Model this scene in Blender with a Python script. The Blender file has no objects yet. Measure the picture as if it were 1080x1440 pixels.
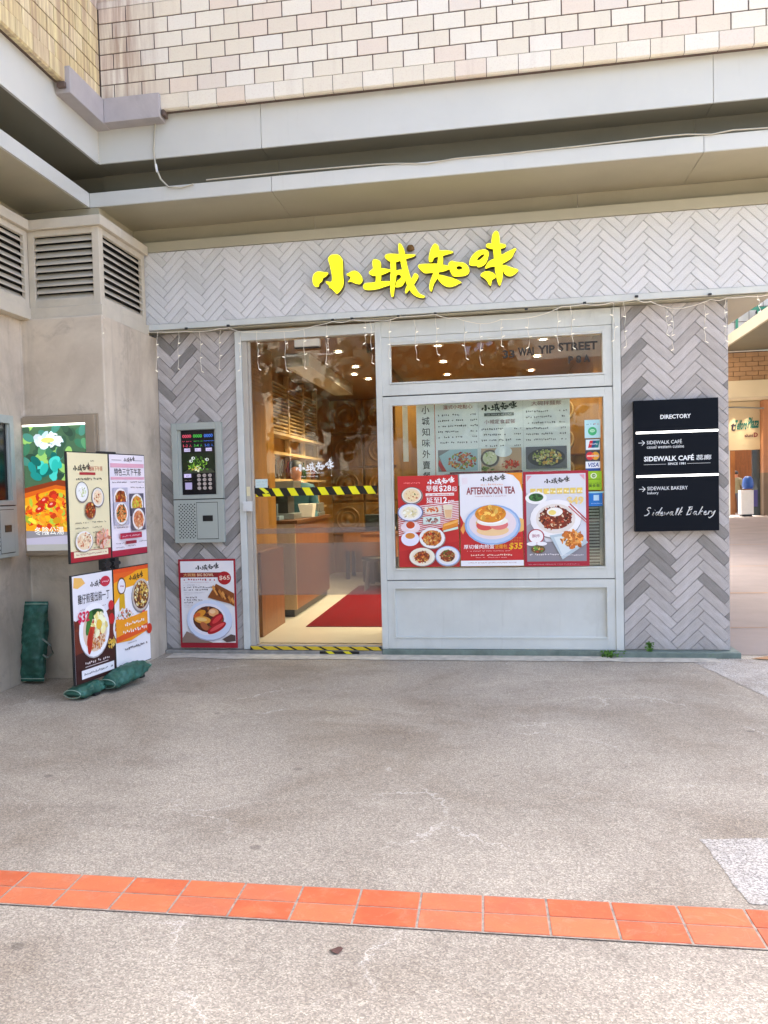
import bpy, bmesh, math, random
from mathutils import Vector, Matrix, noise
R = math.radians
ORD = 'first second third fourth fifth sixth seventh eighth ninth tenth eleventh twelfth thirteenth fourteenth fifteenth'.split()
rnd = random.Random(7)
SC = bpy.context.scene
COL = SC.collection

# ------------------------------------------------------------------ camera
CF, YAW, PIT, ROL, CD, CH, SHX, SHY = 1260.72, -0.185719, -0.0438453, -0.0274344, 7.4638, 1.4000, -85.86, 23.47
fw = Vector((math.sin(YAW) * math.cos(PIT), math.cos(YAW) * math.cos(PIT), math.sin(PIT)))
rt = Vector((math.cos(YAW), -math.sin(YAW), 0)); up0 = rt.cross(fw)
r2 = rt * math.cos(ROL) + up0 * math.sin(ROL); u2 = -rt * math.sin(ROL) + up0 * math.cos(ROL)
CAM = Vector((0, -CD, CH))
cam = bpy.data.objects.new('camera', bpy.data.cameras.new('camera')); COL.objects.link(cam)
m = Matrix((r2, u2, -fw)).transposed().to_4x4(); m.translation = CAM
cam.matrix_world = m
cam.data.sensor_fit = 'VERTICAL'; cam.data.sensor_height = 36
cam.data.lens = 36 * CF / 1440
cam.data.shift_x = -SHX / 1440; cam.data.shift_y = SHY / 1440
cam.data.clip_start = 0.05; cam.data.clip_end = 500
SC.camera = cam

# ------------------------------------------------------------------ sky, sun, exposure
SUN_EL, SUN_AZ = R(60), R(-3.8)
w = bpy.data.worlds.new('World'); SC.world = w; w.use_nodes = True
nt = w.node_tree; bg = nt.nodes['Background']
sky = nt.nodes.new('ShaderNodeTexSky'); sky.sky_type = 'NISHITA'; sky.sun_disc = False
sky.sun_elevation = SUN_EL; sky.sun_rotation = SUN_AZ
sky.air_density = 0.5; sky.dust_density = 5.0; sky.ozone_density = 0.8
nt.links.new(sky.outputs[0], bg.inputs[0]); bg.inputs[1].default_value = 0.15
sl = bpy.data.lights.new('sun', 'SUN'); sl.energy = 2.3; sl.angle = R(0.5); sl.color = (1, .95, .87)
so = bpy.data.objects.new('sun', sl); COL.objects.link(so)
sd = Vector((math.sin(SUN_AZ) * math.cos(SUN_EL), math.cos(SUN_AZ) * math.cos(SUN_EL), math.sin(SUN_EL)))
so.rotation_euler = sd.to_track_quat('Z', 'Y').to_euler(); so.location = (0, 0, 30)
SC.view_settings.view_transform = 'Standard'; SC.view_settings.look = 'None'
SC.view_settings.gamma = 1; SC.view_settings.use_curve_mapping = False
SC.view_settings.exposure = 3.15
SC.render.engine = 'CYCLES'
SC.cycles.max_bounces = 8; SC.cycles.transparent_max_bounces = 12
SC.cycles.sample_clamp_indirect = 6

# ------------------------------------------------------------------ helpers
def at(px, py, ax, v):
    """the point of a real plane (x, y or z = v, metres) that this spot of the place lies on"""
    d = fw + r2 * ((px - 540 - SHX) / CF) - u2 * ((py - 720 - SHY) / CF)
    i = 'xyz'.index(ax); t = (v - CAM[i]) / d[i]
    return CAM + d * t
def lin(c):
    if isinstance(c, str):
        c = c.lstrip('#'); c = c if len(c) == 6 else ''.join(x * 2 for x in c); c = tuple(int(c[i:i + 2], 16) / 255 for i in (0, 2, 4))
        return tuple(x / 12.92 if x <= .04045 else ((x + .055) / 1.055) ** 2.4 for x in c)
    return tuple(c)
def tag(o, label=None, cat=None, group=None, kind=None):
    if label: o['label'] = label
    if cat: o['category'] = cat
    if group: o['group'] = group
    if kind: o['kind'] = kind
    return o
def empty(name, loc=(0, 0, 0), label=None, cat=None, group=None, rz=0, kind=None):
    o = bpy.data.objects.new(name, None); o.location = loc; o.rotation_euler = (0, 0, rz)
    o.empty_display_size = .1; COL.objects.link(o)
    return tag(o, label, cat, group, kind)
def rootpos(p):
    v = Vector((0, 0, 0))
    while p is not None: v += p.location; p = p.parent
    return v
class MB:
    def __init__(s): s.v = []; s.f = []; s.m = []; s.c = []; s.sm = []
    def add(s, vs, fs, mi=0, col=None, sm=False):
        k = len(s.v); s.v += [tuple(a) for a in vs]
        for f in fs: s.f.append([k + i for i in f]); s.m.append(mi); s.c.append(col); s.sm.append(sm)
        return s
    def box(s, x0, x1, y0, y1, z0, z1, mi=0, col=None, M=None):
        vs = [(x, y, z) for z in (z0, z1) for y in (y0, y1) for x in (x0, x1)]
        if M is not None: vs = [tuple(M @ Vector(a)) for a in vs]
        return s.add(vs, [(0, 2, 3, 1), (4, 5, 7, 6), (0, 1, 5, 4), (2, 6, 7, 3), (0, 4, 6, 2), (1, 3, 7, 5)], mi, col)
    def prism(s, poly, d0, d1, axis='y', mi=0, cham=0, col=None):
        """poly in the plane's own 2 coordinates (x,z | y,z | x,y), front at d0, back at d1"""
        n = len(poly)
        def P(a, b, d): return (a, d, b) if axis == 'y' else ((d, a, b) if axis == 'x' else (a, b, d))
        if cham:
            cx = sum(p[0] for p in poly) / n; cy = sum(p[1] for p in poly) / n
            ins = []
            for a, b in poly:
                l = math.hypot(a - cx, b - cy) or 1; k = max(0, 1 - cham * 1.3 / l); ins.append((cx + (a - cx) * k, cy + (b - cy) * k))
            dd = d0 + math.copysign(cham, d1 - d0)
            vs = [P(a, b, d0) for a, b in ins] + [P(a, b, dd) for a, b in poly] + [P(a, b, d1) for a, b in poly]
            fs = [tuple(range(n))] + [(i, i + n, (i + 1) % n + n, (i + 1) % n) for i in range(n)] + [(i + n, i + 2 * n, (i + 1) % n + 2 * n, (i + 1) % n + n) for i in range(n)]
            fs.append(tuple(range(3 * n - 1, 2 * n - 1, -1)))
        else:
            vs = [P(a, b, d0) for a, b in poly] + [P(a, b, d1) for a, b in poly]
            fs = [tuple(range(n)), tuple(range(2 * n - 1, n - 1, -1))] + [(i, i + n, (i + 1) % n + n, (i + 1) % n) for i in range(n)]
        return s.add(vs, fs, mi, col)
    def tube(s, pts, r, n=8, mi=0, cap=True, col=None):
        pts = [Vector(p) for p in pts]; rr = r if isinstance(r, (list, tuple)) else [r] * len(pts)
        rings = []; ref = Vector((0, 0, 1))
        for i, p in enumerate(pts):
            t = (pts[min(i + 1, len(pts) - 1)] - pts[max(i - 1, 0)])
            t = t.normalized() if t.length > 1e-9 else Vector((0, 0, 1))
            a = t.cross(ref)
            if a.length < .05: a = t.cross(Vector((0, 1, 0)))
            a.normalize(); b = t.cross(a)
            rings.append([p + (a * math.cos(2 * math.pi * k / n) + b * math.sin(2 * math.pi * k / n)) * rr[i] for k in range(n)])
        vs = [v for g in rings for v in g]
        fs = [(i * n + k, i * n + (k + 1) % n, (i + 1) * n + (k + 1) % n, (i + 1) * n + k) for i in range(len(pts) - 1) for k in range(n)]
        s.add(vs, fs, mi, col, True)
        if cap: s.add(rings[0], [tuple(range(n))], mi, col); s.add(rings[-1], [tuple(range(n))[::-1]], mi, col)
        return s
    def disc(s, c, r, ax='y', n=20, mi=0, col=None, ry=None):
        ry = ry or r; vs = []
        for k in range(n):
            a = 2 * math.pi * k / n; ca, sa = r * math.cos(a), ry * math.sin(a)
            vs.append((c[0] + ca, c[1], c[2] + sa) if ax == 'y' else ((c[0], c[1] + ca, c[2] + sa) if ax == 'x' else (c[0] + ca, c[1] + sa, c[2])))
        return s.add(vs, [tuple(range(n))], mi, col)
    def lathe(s, prof, c=(0, 0, 0), n=20, mi=0, ax='z'):
        vs = []
        for r, h in prof:
            for k in range(n):
                a = 2 * math.pi * k / n; q = (r * math.cos(a), r * math.sin(a), h)
                if ax == 'y': q = (q[0], q[2], q[1])
                vs.append((c[0] + q[0], c[1] + q[1], c[2] + q[2]))
        fs = [(i * n + k, i * n + (k + 1) % n, (i + 1) * n + (k + 1) % n, (i + 1) * n + k) for i in range(len(prof) - 1) for k in range(n)]
        return s.add(vs, fs, mi, None, True)
    def mesh(s, name, mats, off=Vector((0, 0, 0)), fix=True):
        me = bpy.data.meshes.new(name)
        me.from_pydata([(a[0] - off.x, a[1] - off.y, a[2] - off.z) for a in s.v], [], s.f)
        for mt in (mats if isinstance(mats, (list, tuple)) else [mats]): me.materials.append(mt)
        me.polygons.foreach_set('material_index', s.m); me.polygons.foreach_set('use_smooth', s.sm)
        if any(c is not None for c in s.c):
            ca = me.color_attributes.new('Col', 'FLOAT_COLOR', 'CORNER'); buf = []
            for f, c in zip(s.f, s.c): buf += list((*(c or (1, 1, 1)), 1)) * len(f)
            ca.data.foreach_set('color', buf)
        me.update()
        if fix:
            bm = bmesh.new(); bm.from_mesh(me); bmesh.ops.recalc_face_normals(bm, faces=bm.faces); bm.to_mesh(me); bm.free()
        return me
    def build(s, name, mats, parent=None, local=False, bevel=0, label=None, fix=True):
        off = Vector((0, 0, 0)) if (local or parent is None) else rootpos(parent)
        o = bpy.data.objects.new(name, s.mesh(name, mats, off, fix)); COL.objects.link(o)
        if parent is not None: o.parent = parent
        if bevel:
            b = o.modifiers.new('b', 'BEVEL'); b.width = bevel; b.segments = 2; b.limit_method = 'ANGLE'; b.angle_limit = R(40)
        if label: o['label'] = label
        return o
def link(name, me, parent, loc=(0, 0, 0), rot=(0, 0, 0)):
    o = bpy.data.objects.new(name, me); o.parent = parent; o.location = loc; o.rotation_euler = rot
    COL.objects.link(o); return o
def smooth(pts, k=3):
    out = []; n = len(pts)
    for i in range(n):
        p0, p1, p2, p3 = (Vector(pts[(i + j) % n]) for j in (-1, 0, 1, 2))
        for t in range(k):
            t /= k
            out.append(tuple(.5 * ((2 * p1) + (p2 - p0) * t + (2 * p0 - 5 * p1 + 4 * p2 - p3) * t * t + (3 * p1 - p0 - 3 * p2 + p3) * t ** 3)))
    return out
def clip(poly, x0, x1, z0, z1):
    for ax, v, sg in ((0, x0, 1), (0, x1, -1), (1, z0, 1), (1, z1, -1)):
        out = []
        for i in range(len(poly)):
            a, b = poly[i], poly[(i + 1) % len(poly)]
            ia, ib = sg * (a[ax] - v) >= 0, sg * (b[ax] - v) >= 0
            if ia: out.append(a)
            if ia != ib:
                t = (v - a[ax]) / (b[ax] - a[ax]); out.append((a[0] + (b[0] - a[0]) * t, a[1] + (b[1] - a[1]) * t))
        poly = out
        if len(poly) < 3: return []
    return poly
def area(p): return abs(sum(p[i][0] * p[(i + 1) % len(p)][1] - p[(i + 1) % len(p)][0] * p[i][1] for i in range(len(p)))) / 2

# ------------------------------------------------------------------ materials
class NB:
    def __init__(s, name):
        s.m = bpy.data.materials.new(name); s.m.use_nodes = True; s.t = s.m.node_tree
        s.p = s.t.nodes['Principled BSDF']; s.out = s.t.nodes['Material Output']
    def n(s, ty, **kw):
        q = s.t.nodes.new(ty)
        for k, v in kw.items(): setattr(q, k, v)
        return q
    def l(s, a, b): s.t.links.new(a, b)
    def coord(s, kind='Object', sc=(1, 1, 1)):
        tc = s.n('ShaderNodeTexCoord'); mp = s.n('ShaderNodeMapping'); mp.inputs['Scale'].default_value = sc
        if kind == 'World':
            g = s.n('ShaderNodeNewGeometry'); s.l(g.outputs['Position'], mp.inputs[0])
        else: s.l(tc.outputs[kind], mp.inputs[0])
        return mp.outputs[0]
    def noise(s, v, scale, detail=4, rough=.55, dist=0):
        q = s.n('ShaderNodeTexNoise'); q.inputs['Scale'].default_value = scale; q.inputs['Detail'].default_value = detail
        q.inputs['Roughness'].default_value = rough; q.inputs['Distortion'].default_value = dist; s.l(v, q.inputs['Vector']); return q.outputs['Fac']
    def ramp(s, f, stops, interp='LINEAR'):
        q = s.n('ShaderNodeValToRGB'); q.color_ramp.interpolation = interp; e = q.color_ramp.elements
        while len(e) < len(stops): e.new(.5)
        for i, (p, c) in enumerate(stops): e[i].position = p; e[i].color = (*lin(c), 1) if not isinstance(c, (int, float)) else (c, c, c, 1)
        s.l(f, q.inputs[0]); return q.outputs[0]
    def mix(s, f, a, b, mode='MIX'):
        q = s.n('ShaderNodeMix', data_type='RGBA', blend_type=mode)
        for i, x in ((0, f), (6, a), (7, b)):
            if isinstance(x, (int, float)): q.inputs[i].default_value = x if i == 0 else (x, x, x, 1)
            elif isinstance(x, (tuple, str)): q.inputs[i].default_value = (*lin(x), 1)
            else: s.l(x, q.inputs[i])
        return q.outputs[2]
    def bump(s, h, strength, dist=.01):
        q = s.n('ShaderNodeBump'); q.inputs['Strength'].default_value = strength; q.inputs['Distance'].default_value = dist
        s.l(h, q.inputs['Height']); s.l(q.outputs[0], s.p.inputs['Normal'])
    def col(s, c):
        if isinstance(c, (tuple, str)): s.p.inputs['Base Color'].default_value = (*lin(c), 1)
        else: s.l(c, s.p.inputs['Base Color'])
    def set(s, rough=.5, metal=0, spec=.5, coat=0):
        s.p.inputs['Roughness'].default_value = rough; s.p.inputs['Metallic'].default_value = metal
        s.p.inputs['Specular IOR Level'].default_value = spec; s.p.inputs['Coat Weight'].default_value = coat; return s.m
def surf(name, c, rough=.6, var=.12, scale=6, bump=.1, bscale=60, metal=0, spec=.5, coat=0, kind='World', stretch=(1, 1, 1), dirt=0, dirtcol=(.1, .09, .07), scuff=0):
    b = NB(name); v = b.coord(kind, stretch); c = lin(c)
    f = b.noise(v, scale, 5, .6)
    lo = tuple(x * (1 - var) for x in c); hi = tuple(min(1, x * (1 + var)) for x in c)
    q = b.ramp(f, [(.3, lo), (.7, hi)])
    if dirt:
        g = b.noise(v, scale * .35, 8, .7, .5); q = b.mix(b.ramp(g, [(.52, 0.0), (.75, dirt)]), q, dirtcol)
    if scuff:
        q = b.mix(b.ramp(b.noise(v, 34, 5, .85, .8), [(.66, 0.0), (.72, scuff)]), q, '#77736a')
        q = b.mix(b.ramp(b.noise(b.coord(kind, (14, 14, .9)), 1.6, 5, .7), [(.6, 0.0), (.8, scuff * .6)]), q, '#8b867a')
    b.col(q)
    if bump: b.bump(b.noise(v, bscale, 4, .6), bump, .004)
    return b.set(rough, metal, spec, coat)
M = {}
def ground_mat():
    b = NB('exposed_aggregate'); v = b.coord('World')
    vo = b.n('ShaderNodeTexVoronoi'); vo.inputs['Scale'].default_value = 190; b.l(v, vo.inputs['Vector'])
    sep = b.n('ShaderNodeSeparateColor'); b.l(vo.outputs['Color'], sep.inputs[0])
    peb = b.ramp(sep.outputs[0], [(0, '#7c766b'), (.3, '#9f978a'), (.6, '#bbb2a3'), (.85, '#d5ccbb'), (1, '#efe7d5')])
    fine = b.noise(v, 300, 3, .7)
    q = b.mix(.4, peb, b.ramp(fine, [(.3, '#9a9285'), (.7, '#c8bfae')]))
    big = b.noise(v, .8, 7, .65, .5)
    q = b.mix(1.0, q, b.ramp(big, [(.3, '#bfb6ab'), (.5, '#dedad4'), (.72, '#f8f5ef')]), 'MULTIPLY')
    # worn streaks, darker stains, scratches, gum spots
    st = b.noise(b.coord('World', (.8, 1.6, 1)), 2.6, 9, .74, 1.4)
    q = b.mix(b.ramp(st, [(.54, 0.0), (.74, .42)]), q, '#6b6154')
    st2 = b.noise(v, 7, 6, .8, 2.4)
    q = b.mix(b.ramp(st2, [(.6, 0.0), (.78, .45)]), q, '#e2dacb')
    ve = b.n('ShaderNodeTexVoronoi', feature='DISTANCE_TO_EDGE'); ve.inputs['Scale'].default_value = 1.15
    nz = b.n('ShaderNodeTexNoise'); nz.inputs['Scale'].default_value = 2.2; nz.inputs['Detail'].default_value = 8; nz.inputs['Roughness'].default_value = .7; b.l(v, nz.inputs['Vector'])
    ad = b.n('ShaderNodeMix', data_type='RGBA', blend_type='ADD'); ad.inputs[0].default_value = .55; b.l(v, ad.inputs[6]); b.l(nz.outputs['Color'], ad.inputs[7]); b.l(ad.outputs[2], ve.inputs['Vector'])
    crack = b.ramp(ve.outputs['Distance'], [(0, 1.0), (.006, 0.0)]); gate = b.ramp(b.noise(v, 1.7, 3, .6), [(.52, 0.0), (.62, .55)])
    mu = b.n('ShaderNodeMath', operation='MULTIPLY'); b.l(crack, mu.inputs[0]); b.l(gate, mu.inputs[1])
    q = b.mix(mu.outputs[0], q, '#f0e9dc')
    vg = b.n('ShaderNodeTexVoronoi'); vg.inputs['Scale'].default_value = 2.1; b.l(v, vg.inputs['Vector'])
    q = b.mix(b.ramp(vg.outputs['Distance'], [(.035, .5), (.06, 0.0)]), q, '#544c44')
    vh = b.n('ShaderNodeTexVoronoi'); vh.inputs['Scale'].default_value = 9; b.l(v, vh.inputs['Vector'])
    q = b.mix(b.ramp(vh.outputs['Distance'], [(.05, .35), (.09, 0.0)]), q, '#5c544a')
    b.col(q); b.bump(vo.outputs['Distance'], .5, .003); return b.set(.75)
M['ground'] = ground_mat()
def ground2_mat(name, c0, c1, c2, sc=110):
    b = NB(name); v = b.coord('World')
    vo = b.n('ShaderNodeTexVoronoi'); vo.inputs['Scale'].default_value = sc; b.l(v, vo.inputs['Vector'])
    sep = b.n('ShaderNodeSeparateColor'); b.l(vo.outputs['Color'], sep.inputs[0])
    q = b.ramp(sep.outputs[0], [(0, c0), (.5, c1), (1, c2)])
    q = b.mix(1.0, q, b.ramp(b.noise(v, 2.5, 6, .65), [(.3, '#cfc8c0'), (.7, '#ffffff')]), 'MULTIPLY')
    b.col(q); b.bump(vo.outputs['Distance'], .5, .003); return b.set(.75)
M['gravel_sun'] = ground2_mat('pale_gravel_and_sun', '#85817a', '#b8b3aa', '#d6d1c6', 170)  # gravel at the pillar corner; also stands in for sunlight near the tiles
M['passage'] = surf('passage_paving', '#857a73', .7, .12, 1.5, .1, 80)
def terracotta():
    b = NB('terracotta'); oi = b.n('ShaderNodeObjectInfo')
    v = b.coord('World')
    q = b.ramp(oi.outputs['Random'], [(0, '#bb5632'), (.3, '#c6633c'), (.6, '#cf7248'), (.8, '#bf6847'), (1, '#a84e33')])
    q = b.mix(b.ramp(b.noise(v, 9, 5, .7), [(.45, 0.0), (.75, .5)]), q, '#dd8250')
    q = b.mix(b.ramp(b.noise(v, 130, 4, .7), [(.6, 0.0), (.72, .6)]), q, '#8a4a34')
    q = b.mix(b.ramp(b.noise(v, 14, 8, .8, 1.2), [(.52, 0.0), (.75, .55)]), q, '#c9987c')
    b.col(q); b.bump(b.noise(v, 150, 4), .12, .003); return b.set(.5)
M['terracotta'] = terracotta()
M['mortar'] = surf('pale_mortar', '#9c8f80', .85, .35, 40, .3, 200)
def herring(name, lo, hi, dark, pd, rough=.45, mul='#d8d4d0'):
    b = NB(name); oi = b.n('ShaderNodeObjectInfo'); v = b.coord('Object', (2, 14, 14))
    base = b.ramp(oi.outputs['Random'], [(0, lo), (1 - pd, hi)])
    isd = b.ramp(oi.outputs['Random'], [(0, 0.0), (1 - pd, 1.0)], 'CONSTANT')
    q = b.mix(isd, base, dark)
    n1 = b.noise(v, 3, 6, .65, .6)
    q = b.mix(1.0, q, b.ramp(n1, [(.28, mul), (.7, '#ffffff')]), 'MULTIPLY')
    sp = b.noise(b.coord('Object'), 180, 3, .6)
    q = b.mix(1.0, q, b.ramp(sp, [(.3, '#dcd8d6'), (.65, '#ffffff')]), 'MULTIPLY')
    b.col(q); b.bump(n1, .15, .003); return b.set(rough)
M['herr'] = herring('pillar_stone_tile', '#bcb7b3', '#d6d2cf', '#96938f', .15)
M['herrb'] = herring('board_stone_tile', '#e2e4e3', '#e9eaea', '#dcdedd', .12, .4, '#f1f0ee')
M['grout'] = surf('grout', '#a09c98', .9, .15, 40, .2, 200)
M['groutb'] = surf('board_grout', '#bcbab8', .9, .15, 40, .2, 200)
def facing(name, stops, stain=.7):
    b = NB(name); oi = b.n('ShaderNodeObjectInfo'); v = b.coord('World')
    q = b.ramp(oi.outputs['Random'], stops, 'CONSTANT')
    q = b.mix(b.ramp(b.noise(v, 90, 3, .8), [(.5, 0.0), (.75, .3)]), q, '#b99885')
    vs = b.coord('World', (9, 9, .6))
    st = b.ramp(b.noise(vs, 1.4, 4, .6), [(.58, 0.0), (.85, .28)])
    q = b.mix(st, q, '#a58a72')
    # run-off stain with its own shape near the inner corner
    g = b.n('ShaderNodeNewGeometry'); sx = b.n('ShaderNodeSeparateXYZ'); b.l(g.outputs['Position'], sx.inputs[0])
    mr = b.n('ShaderNodeMapRange'); mr.inputs[1].default_value = -2.35; mr.inputs[2].default_value = -2.7; b.l(sx.outputs[0], mr.inputs[0])
    mul = b.n('ShaderNodeMath', operation='MULTIPLY'); b.l(mr.outputs[0], mul.inputs[0])
    b.l(b.ramp(b.noise(vs, 2.5, 4, .6), [(.35, 0.0), (.65, .7)]), mul.inputs[1])
    q = b.mix(mul.outputs[0], q, '#8f6a58')
    b.col(q); return b.set(.32, 0, .5)
M['facing'] = facing('glazed_facing_tile', [(0, '#ddd4bf'), (.32, '#e2dbc9'), (.66, '#dacfba'), (.72, '#ddcfbc'), (.86, '#dbd0c0'), (.9, '#e2dccd')])
M['facingy'] = facing('cream_yellow_facing_tile', [(0, '#e4d6a0'), (.3, '#eadcae'), (.7, '#e0d098')])
M['joint'] = surf('dark_joint', '#5e4e46', .9, .2, 30, .1, 100)
M['alu'] = surf('painted_aluminium', '#aca68f', .34, .05, 2, 0, 50, scuff=.25, spec=.5, dirt=.16, dirtcol='#6f6650')
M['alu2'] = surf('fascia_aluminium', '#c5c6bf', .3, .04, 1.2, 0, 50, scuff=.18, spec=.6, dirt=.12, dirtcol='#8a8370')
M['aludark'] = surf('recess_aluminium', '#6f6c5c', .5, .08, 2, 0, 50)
M['louvre'] = surf('louvre_paint', '#c4bba8', .45, .07, 5, 0, 50, scuff=.3, dirt=.25, dirtcol='#6b5f50')
M['cap'] = surf('flashing_metal', '#aaa4a3', .5, .08, 6, .05, 60, dirt=.3, dirtcol='#6d6258')
M['black'] = surf('black_void', '#050505', .9, .1, 5, 0)
def plaster():
    b = NB('mottled_plaster'); v = b.coord('World')
    q = b.ramp(b.noise(v, 1.6, 7, .62, .5), [(.32, '#a89c8a'), (.5, '#c0b29d'), (.68, '#d2c5af')])
    q = b.mix(b.ramp(b.noise(v, 5, 6, .7, 1.5), [(.55, 0.0), (.72, .5)]), q, '#d2c6b4')
    q = b.mix(b.ramp(b.noise(v, 3, 8, .75, .6), [(.55, 0.0), (.72, .55)]), q, '#857a6d')
    q = b.mix(b.ramp(b.noise(b.coord('World', (7, 7, .5)), 1.2, 5, .7), [(.56, 0.0), (.76, .4)]), q, '#8d8274')
    b.col(q); b.bump(b.noise(v, 12, 8, .7), .25, .006); return b.set(.7)
M['plaster'] = plaster()
M['frame'] = surf('white_blue_frame_paint', '#cbcec8', .38, .06, 3, .04, 60, spec=.5, scuff=.4, dirt=.3, dirtcol='#8a8a80')
M['framed'] = surf('door_frame_metal', '#b5ada0', .4, .06, 6, 0, 60)
M['plinth'] = surf('green_grey_plinth', '#6a786f', .6, .25, 10, .2, 60, dirt=.5, dirtcol='#8a8f84')
M['sill'] = surf('worn_concrete', '#8a867e', .8, .25, 14, .4, 60)
M['edge'] = surf('pale_concrete_edge', '#bdb6a6', .85, .25, 12, .4, 120)
M['boxmetal'] = surf('grey_green_enamel', '#a7ada4', .35, .04, 5, 0)
M['dark'] = surf('near_black', '#101114', .35, .1, 5, 0)
M['darkmetal'] = surf('black_powder_coat', '#1d1e20', .4, .1, 5, 0)
M['brownmetal'] = surf('bronze_frame', '#a89a86', .35, .08, 4, 0, metal=.4)
M['navy'] = surf('navy_sign_paint', '#070e18', .5, .1, 3, 0, spec=.12)
M['white'] = surf('white_plastic', '#d9dad6', .4, .05, 5, 0)
M['wire'] = surf('clear_white_wire', '#efe8d6', .4, .05, 5, 0)
M['cable'] = surf('cream_cable', '#b9b39f', .5, .1, 8, 0)
def emis(name, c, s, base=None):
    b = NB(name); b.col(base or c); b.p.inputs['Emission Color'].default_value = (*lin(c), 1); b.p.inputs['Emission Strength'].default_value = s; return b.set(.5)
M['yellow'] = emis('yellow_sign_face', (1, .88, .0), .14, (.80, .70, .006))
M['yshade'] = surf('shaded_letter_edge', '#4a3f0c', .4, .1, 9, 0)  # letter sides get their shade from this dark colour
M['ledbar'] = emis('led_bar', (1, .97, .9), .5)
M['bulb'] = emis('small_bulb', (1, .93, .78), .10, (.8, .74, .6))
M['lamp'] = emis('downlight', (1, .9, .7), 14)
M['lampw'] = emis('shop_uplight', (1, .86, .6), 8)
def printm(name, e=0, rough=.38, coat=.0):
    b = NB(name); a = b.n('ShaderNodeAttribute', attribute_name='Col'); b.l(a.outputs['Color'], b.p.inputs['Base Color'])
    if e: b.l(a.outputs['Color'], b.p.inputs['Emission Color']); b.p.inputs['Emission Strength'].default_value = e
    return b.set(rough, 0, .4, coat)
M['print'] = printm('printed_paper'); M['printlit'] = printm('backlit_print', .085); M['printscr'] = printm('screen_print', .03, .2)
def glass():
    b = NB('window_glass'); t = b.t
    tr = b.n('ShaderNodeBsdfTransparent'); tr.inputs[0].default_value = (.93, .955, .94, 1)
    gl = b.n('ShaderNodeBsdfGlossy'); gl.inputs['Roughness'].default_value = .0
    fr = b.n('ShaderNodeFresnel'); fr.inputs[0].default_value = 1.5
    mu = b.n('ShaderNodeMath', operation='MULTIPLY_ADD'); mu.inputs[1].default_value = .8; mu.inputs[2].default_value = .0; mu.use_clamp = True
    mx = b.n('ShaderNodeMixShader'); b.l(fr.outputs[0], mu.inputs[0]); b.l(mu.outputs[0], mx.inputs[0])
    b.l(tr.outputs[0], mx.inputs[1]); b.l(gl.outputs[0], mx.inputs[2]); b.l(mx.outputs[0], b.out.inputs[0]); return b.m
M['glass'] = glass()
def frosted():
    b = NB('frosted_film'); tr = b.n('ShaderNodeBsdfTransparent'); df = b.n('ShaderNodeBsdfDiffuse'); df.inputs[0].default_value = (.30, .25, .21, 1)
    mx = b.n('ShaderNodeMixShader'); mx.inputs[0].default_value = .36
    b.l(tr.outputs[0], mx.inputs[1]); b.l(df.outputs[0], mx.inputs[2]); b.l(mx.outputs[0], b.out.inputs[0]); return b.m
M['frost'] = frosted()
def bag():
    b = NB('green_sandbag_cloth'); v = b.coord('World')
    q = b.ramp(b.noise(v, 9, 6, .7), [(.3, '#1a4235'), (.5, '#255646'), (.72, '#40786a')])
    b.col(q); b.bump(b.noise(b.coord('World', (1, 1, 1)), 240, 3, .7), .25, .003); return b.set(.55)
M['bag'] = bag()
M['bagband'] = surf('bag_seam', '#9fb8a4', .7, .15, 30, 0)
def wood(name, a, c, s=(1, 1, 9), rough=.4):
    b = NB(name); v = b.coord('World', s)
    q = b.ramp(b.noise(v, 2.5, 7, .65, 1.2), [(.3, a), (.7, c)]); b.col(q); return b.set(rough)
M['wood'] = wood('amber_wood', '#78521c', '#9c702c', (3, 3, .6))
M['wooddk'] = wood('brown_wood', '#4a2a12', '#6a3f1c', (3, 3, .6))
M['woodor'] = wood('orange_wood', '#6e4218', '#8a5722', (3, 3, .6))
M['woodlt'] = wood('pale_wood', '#a98d63', '#bfa67c', (3, 3, .6))
M['ceil'] = surf('brown_ceiling', '#7a5a34', .6, .1, 2, 0)
M['floorin'] = surf('beige_floor_tile', '#b3b0ac', .3, .06, 2, 0)
M['mat'] = surf('red_mat_cloth', '#5c080c', .9, .12, 8, .3, 200, spec=.03)
M['leaf'] = surf('leaf_green', '#4f7a22', .5, .35, 30, 0)
M['leafd'] = surf('tree_leaf', '#27381a', .6, .3, 20, 0)
M['bark'] = surf('bark', '#5a4a3a', .8, .2, 20, .3)
M['dryleaf'] = surf('dry_leaf', '#5a3a30', .7, .2, 20, 0)
M['cream'] = surf('cream_render', '#cdbf9f', .7, .06, .5, 0)
M['creamb'] = surf('opposite_render', '#a8a594', .7, .06, .3, 0)
M['peach'] = surf('peach_stone', '#a5724f', .6, .08, 1.2, .05)
M['peachd'] = surf('tan_stone', '#7a664e', .6, .1, 1.5, .05)
M['green'] = surf('green_rail_paint', '#3d8a6c', .5, .1, 3, 0)
M['winglass'] = surf('dark_window_glass', '#3a4448', .08, .1, 3, 0, spec=.8)
M['skin'] = surf('skin', '#a5745a', .5, .05, 8, 0); M['hair'] = surf('black_hair', '#0f0c0b', .6, .2, 40, 0)
M['olive'] = surf('olive_jacket', '#7e8068', .8, .12, 12, .2, 60); M['jean'] = surf('grey_trousers', '#4f5666', .8, .15, 12, .1, 60)
M['teal'] = surf('teal_top', '#1c4a58', .8, .1, 12, 0); M['shoe'] = surf('shoe', '#b9b6b0', .5, .1, 9, 0)
M['brownc'] = surf('brown_top', '#4b2f22', .8, .1, 12, 0)
M['steel'] = surf('brushed_steel', '#8c9396', .3, .06, 6, 0, metal=.7)

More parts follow.
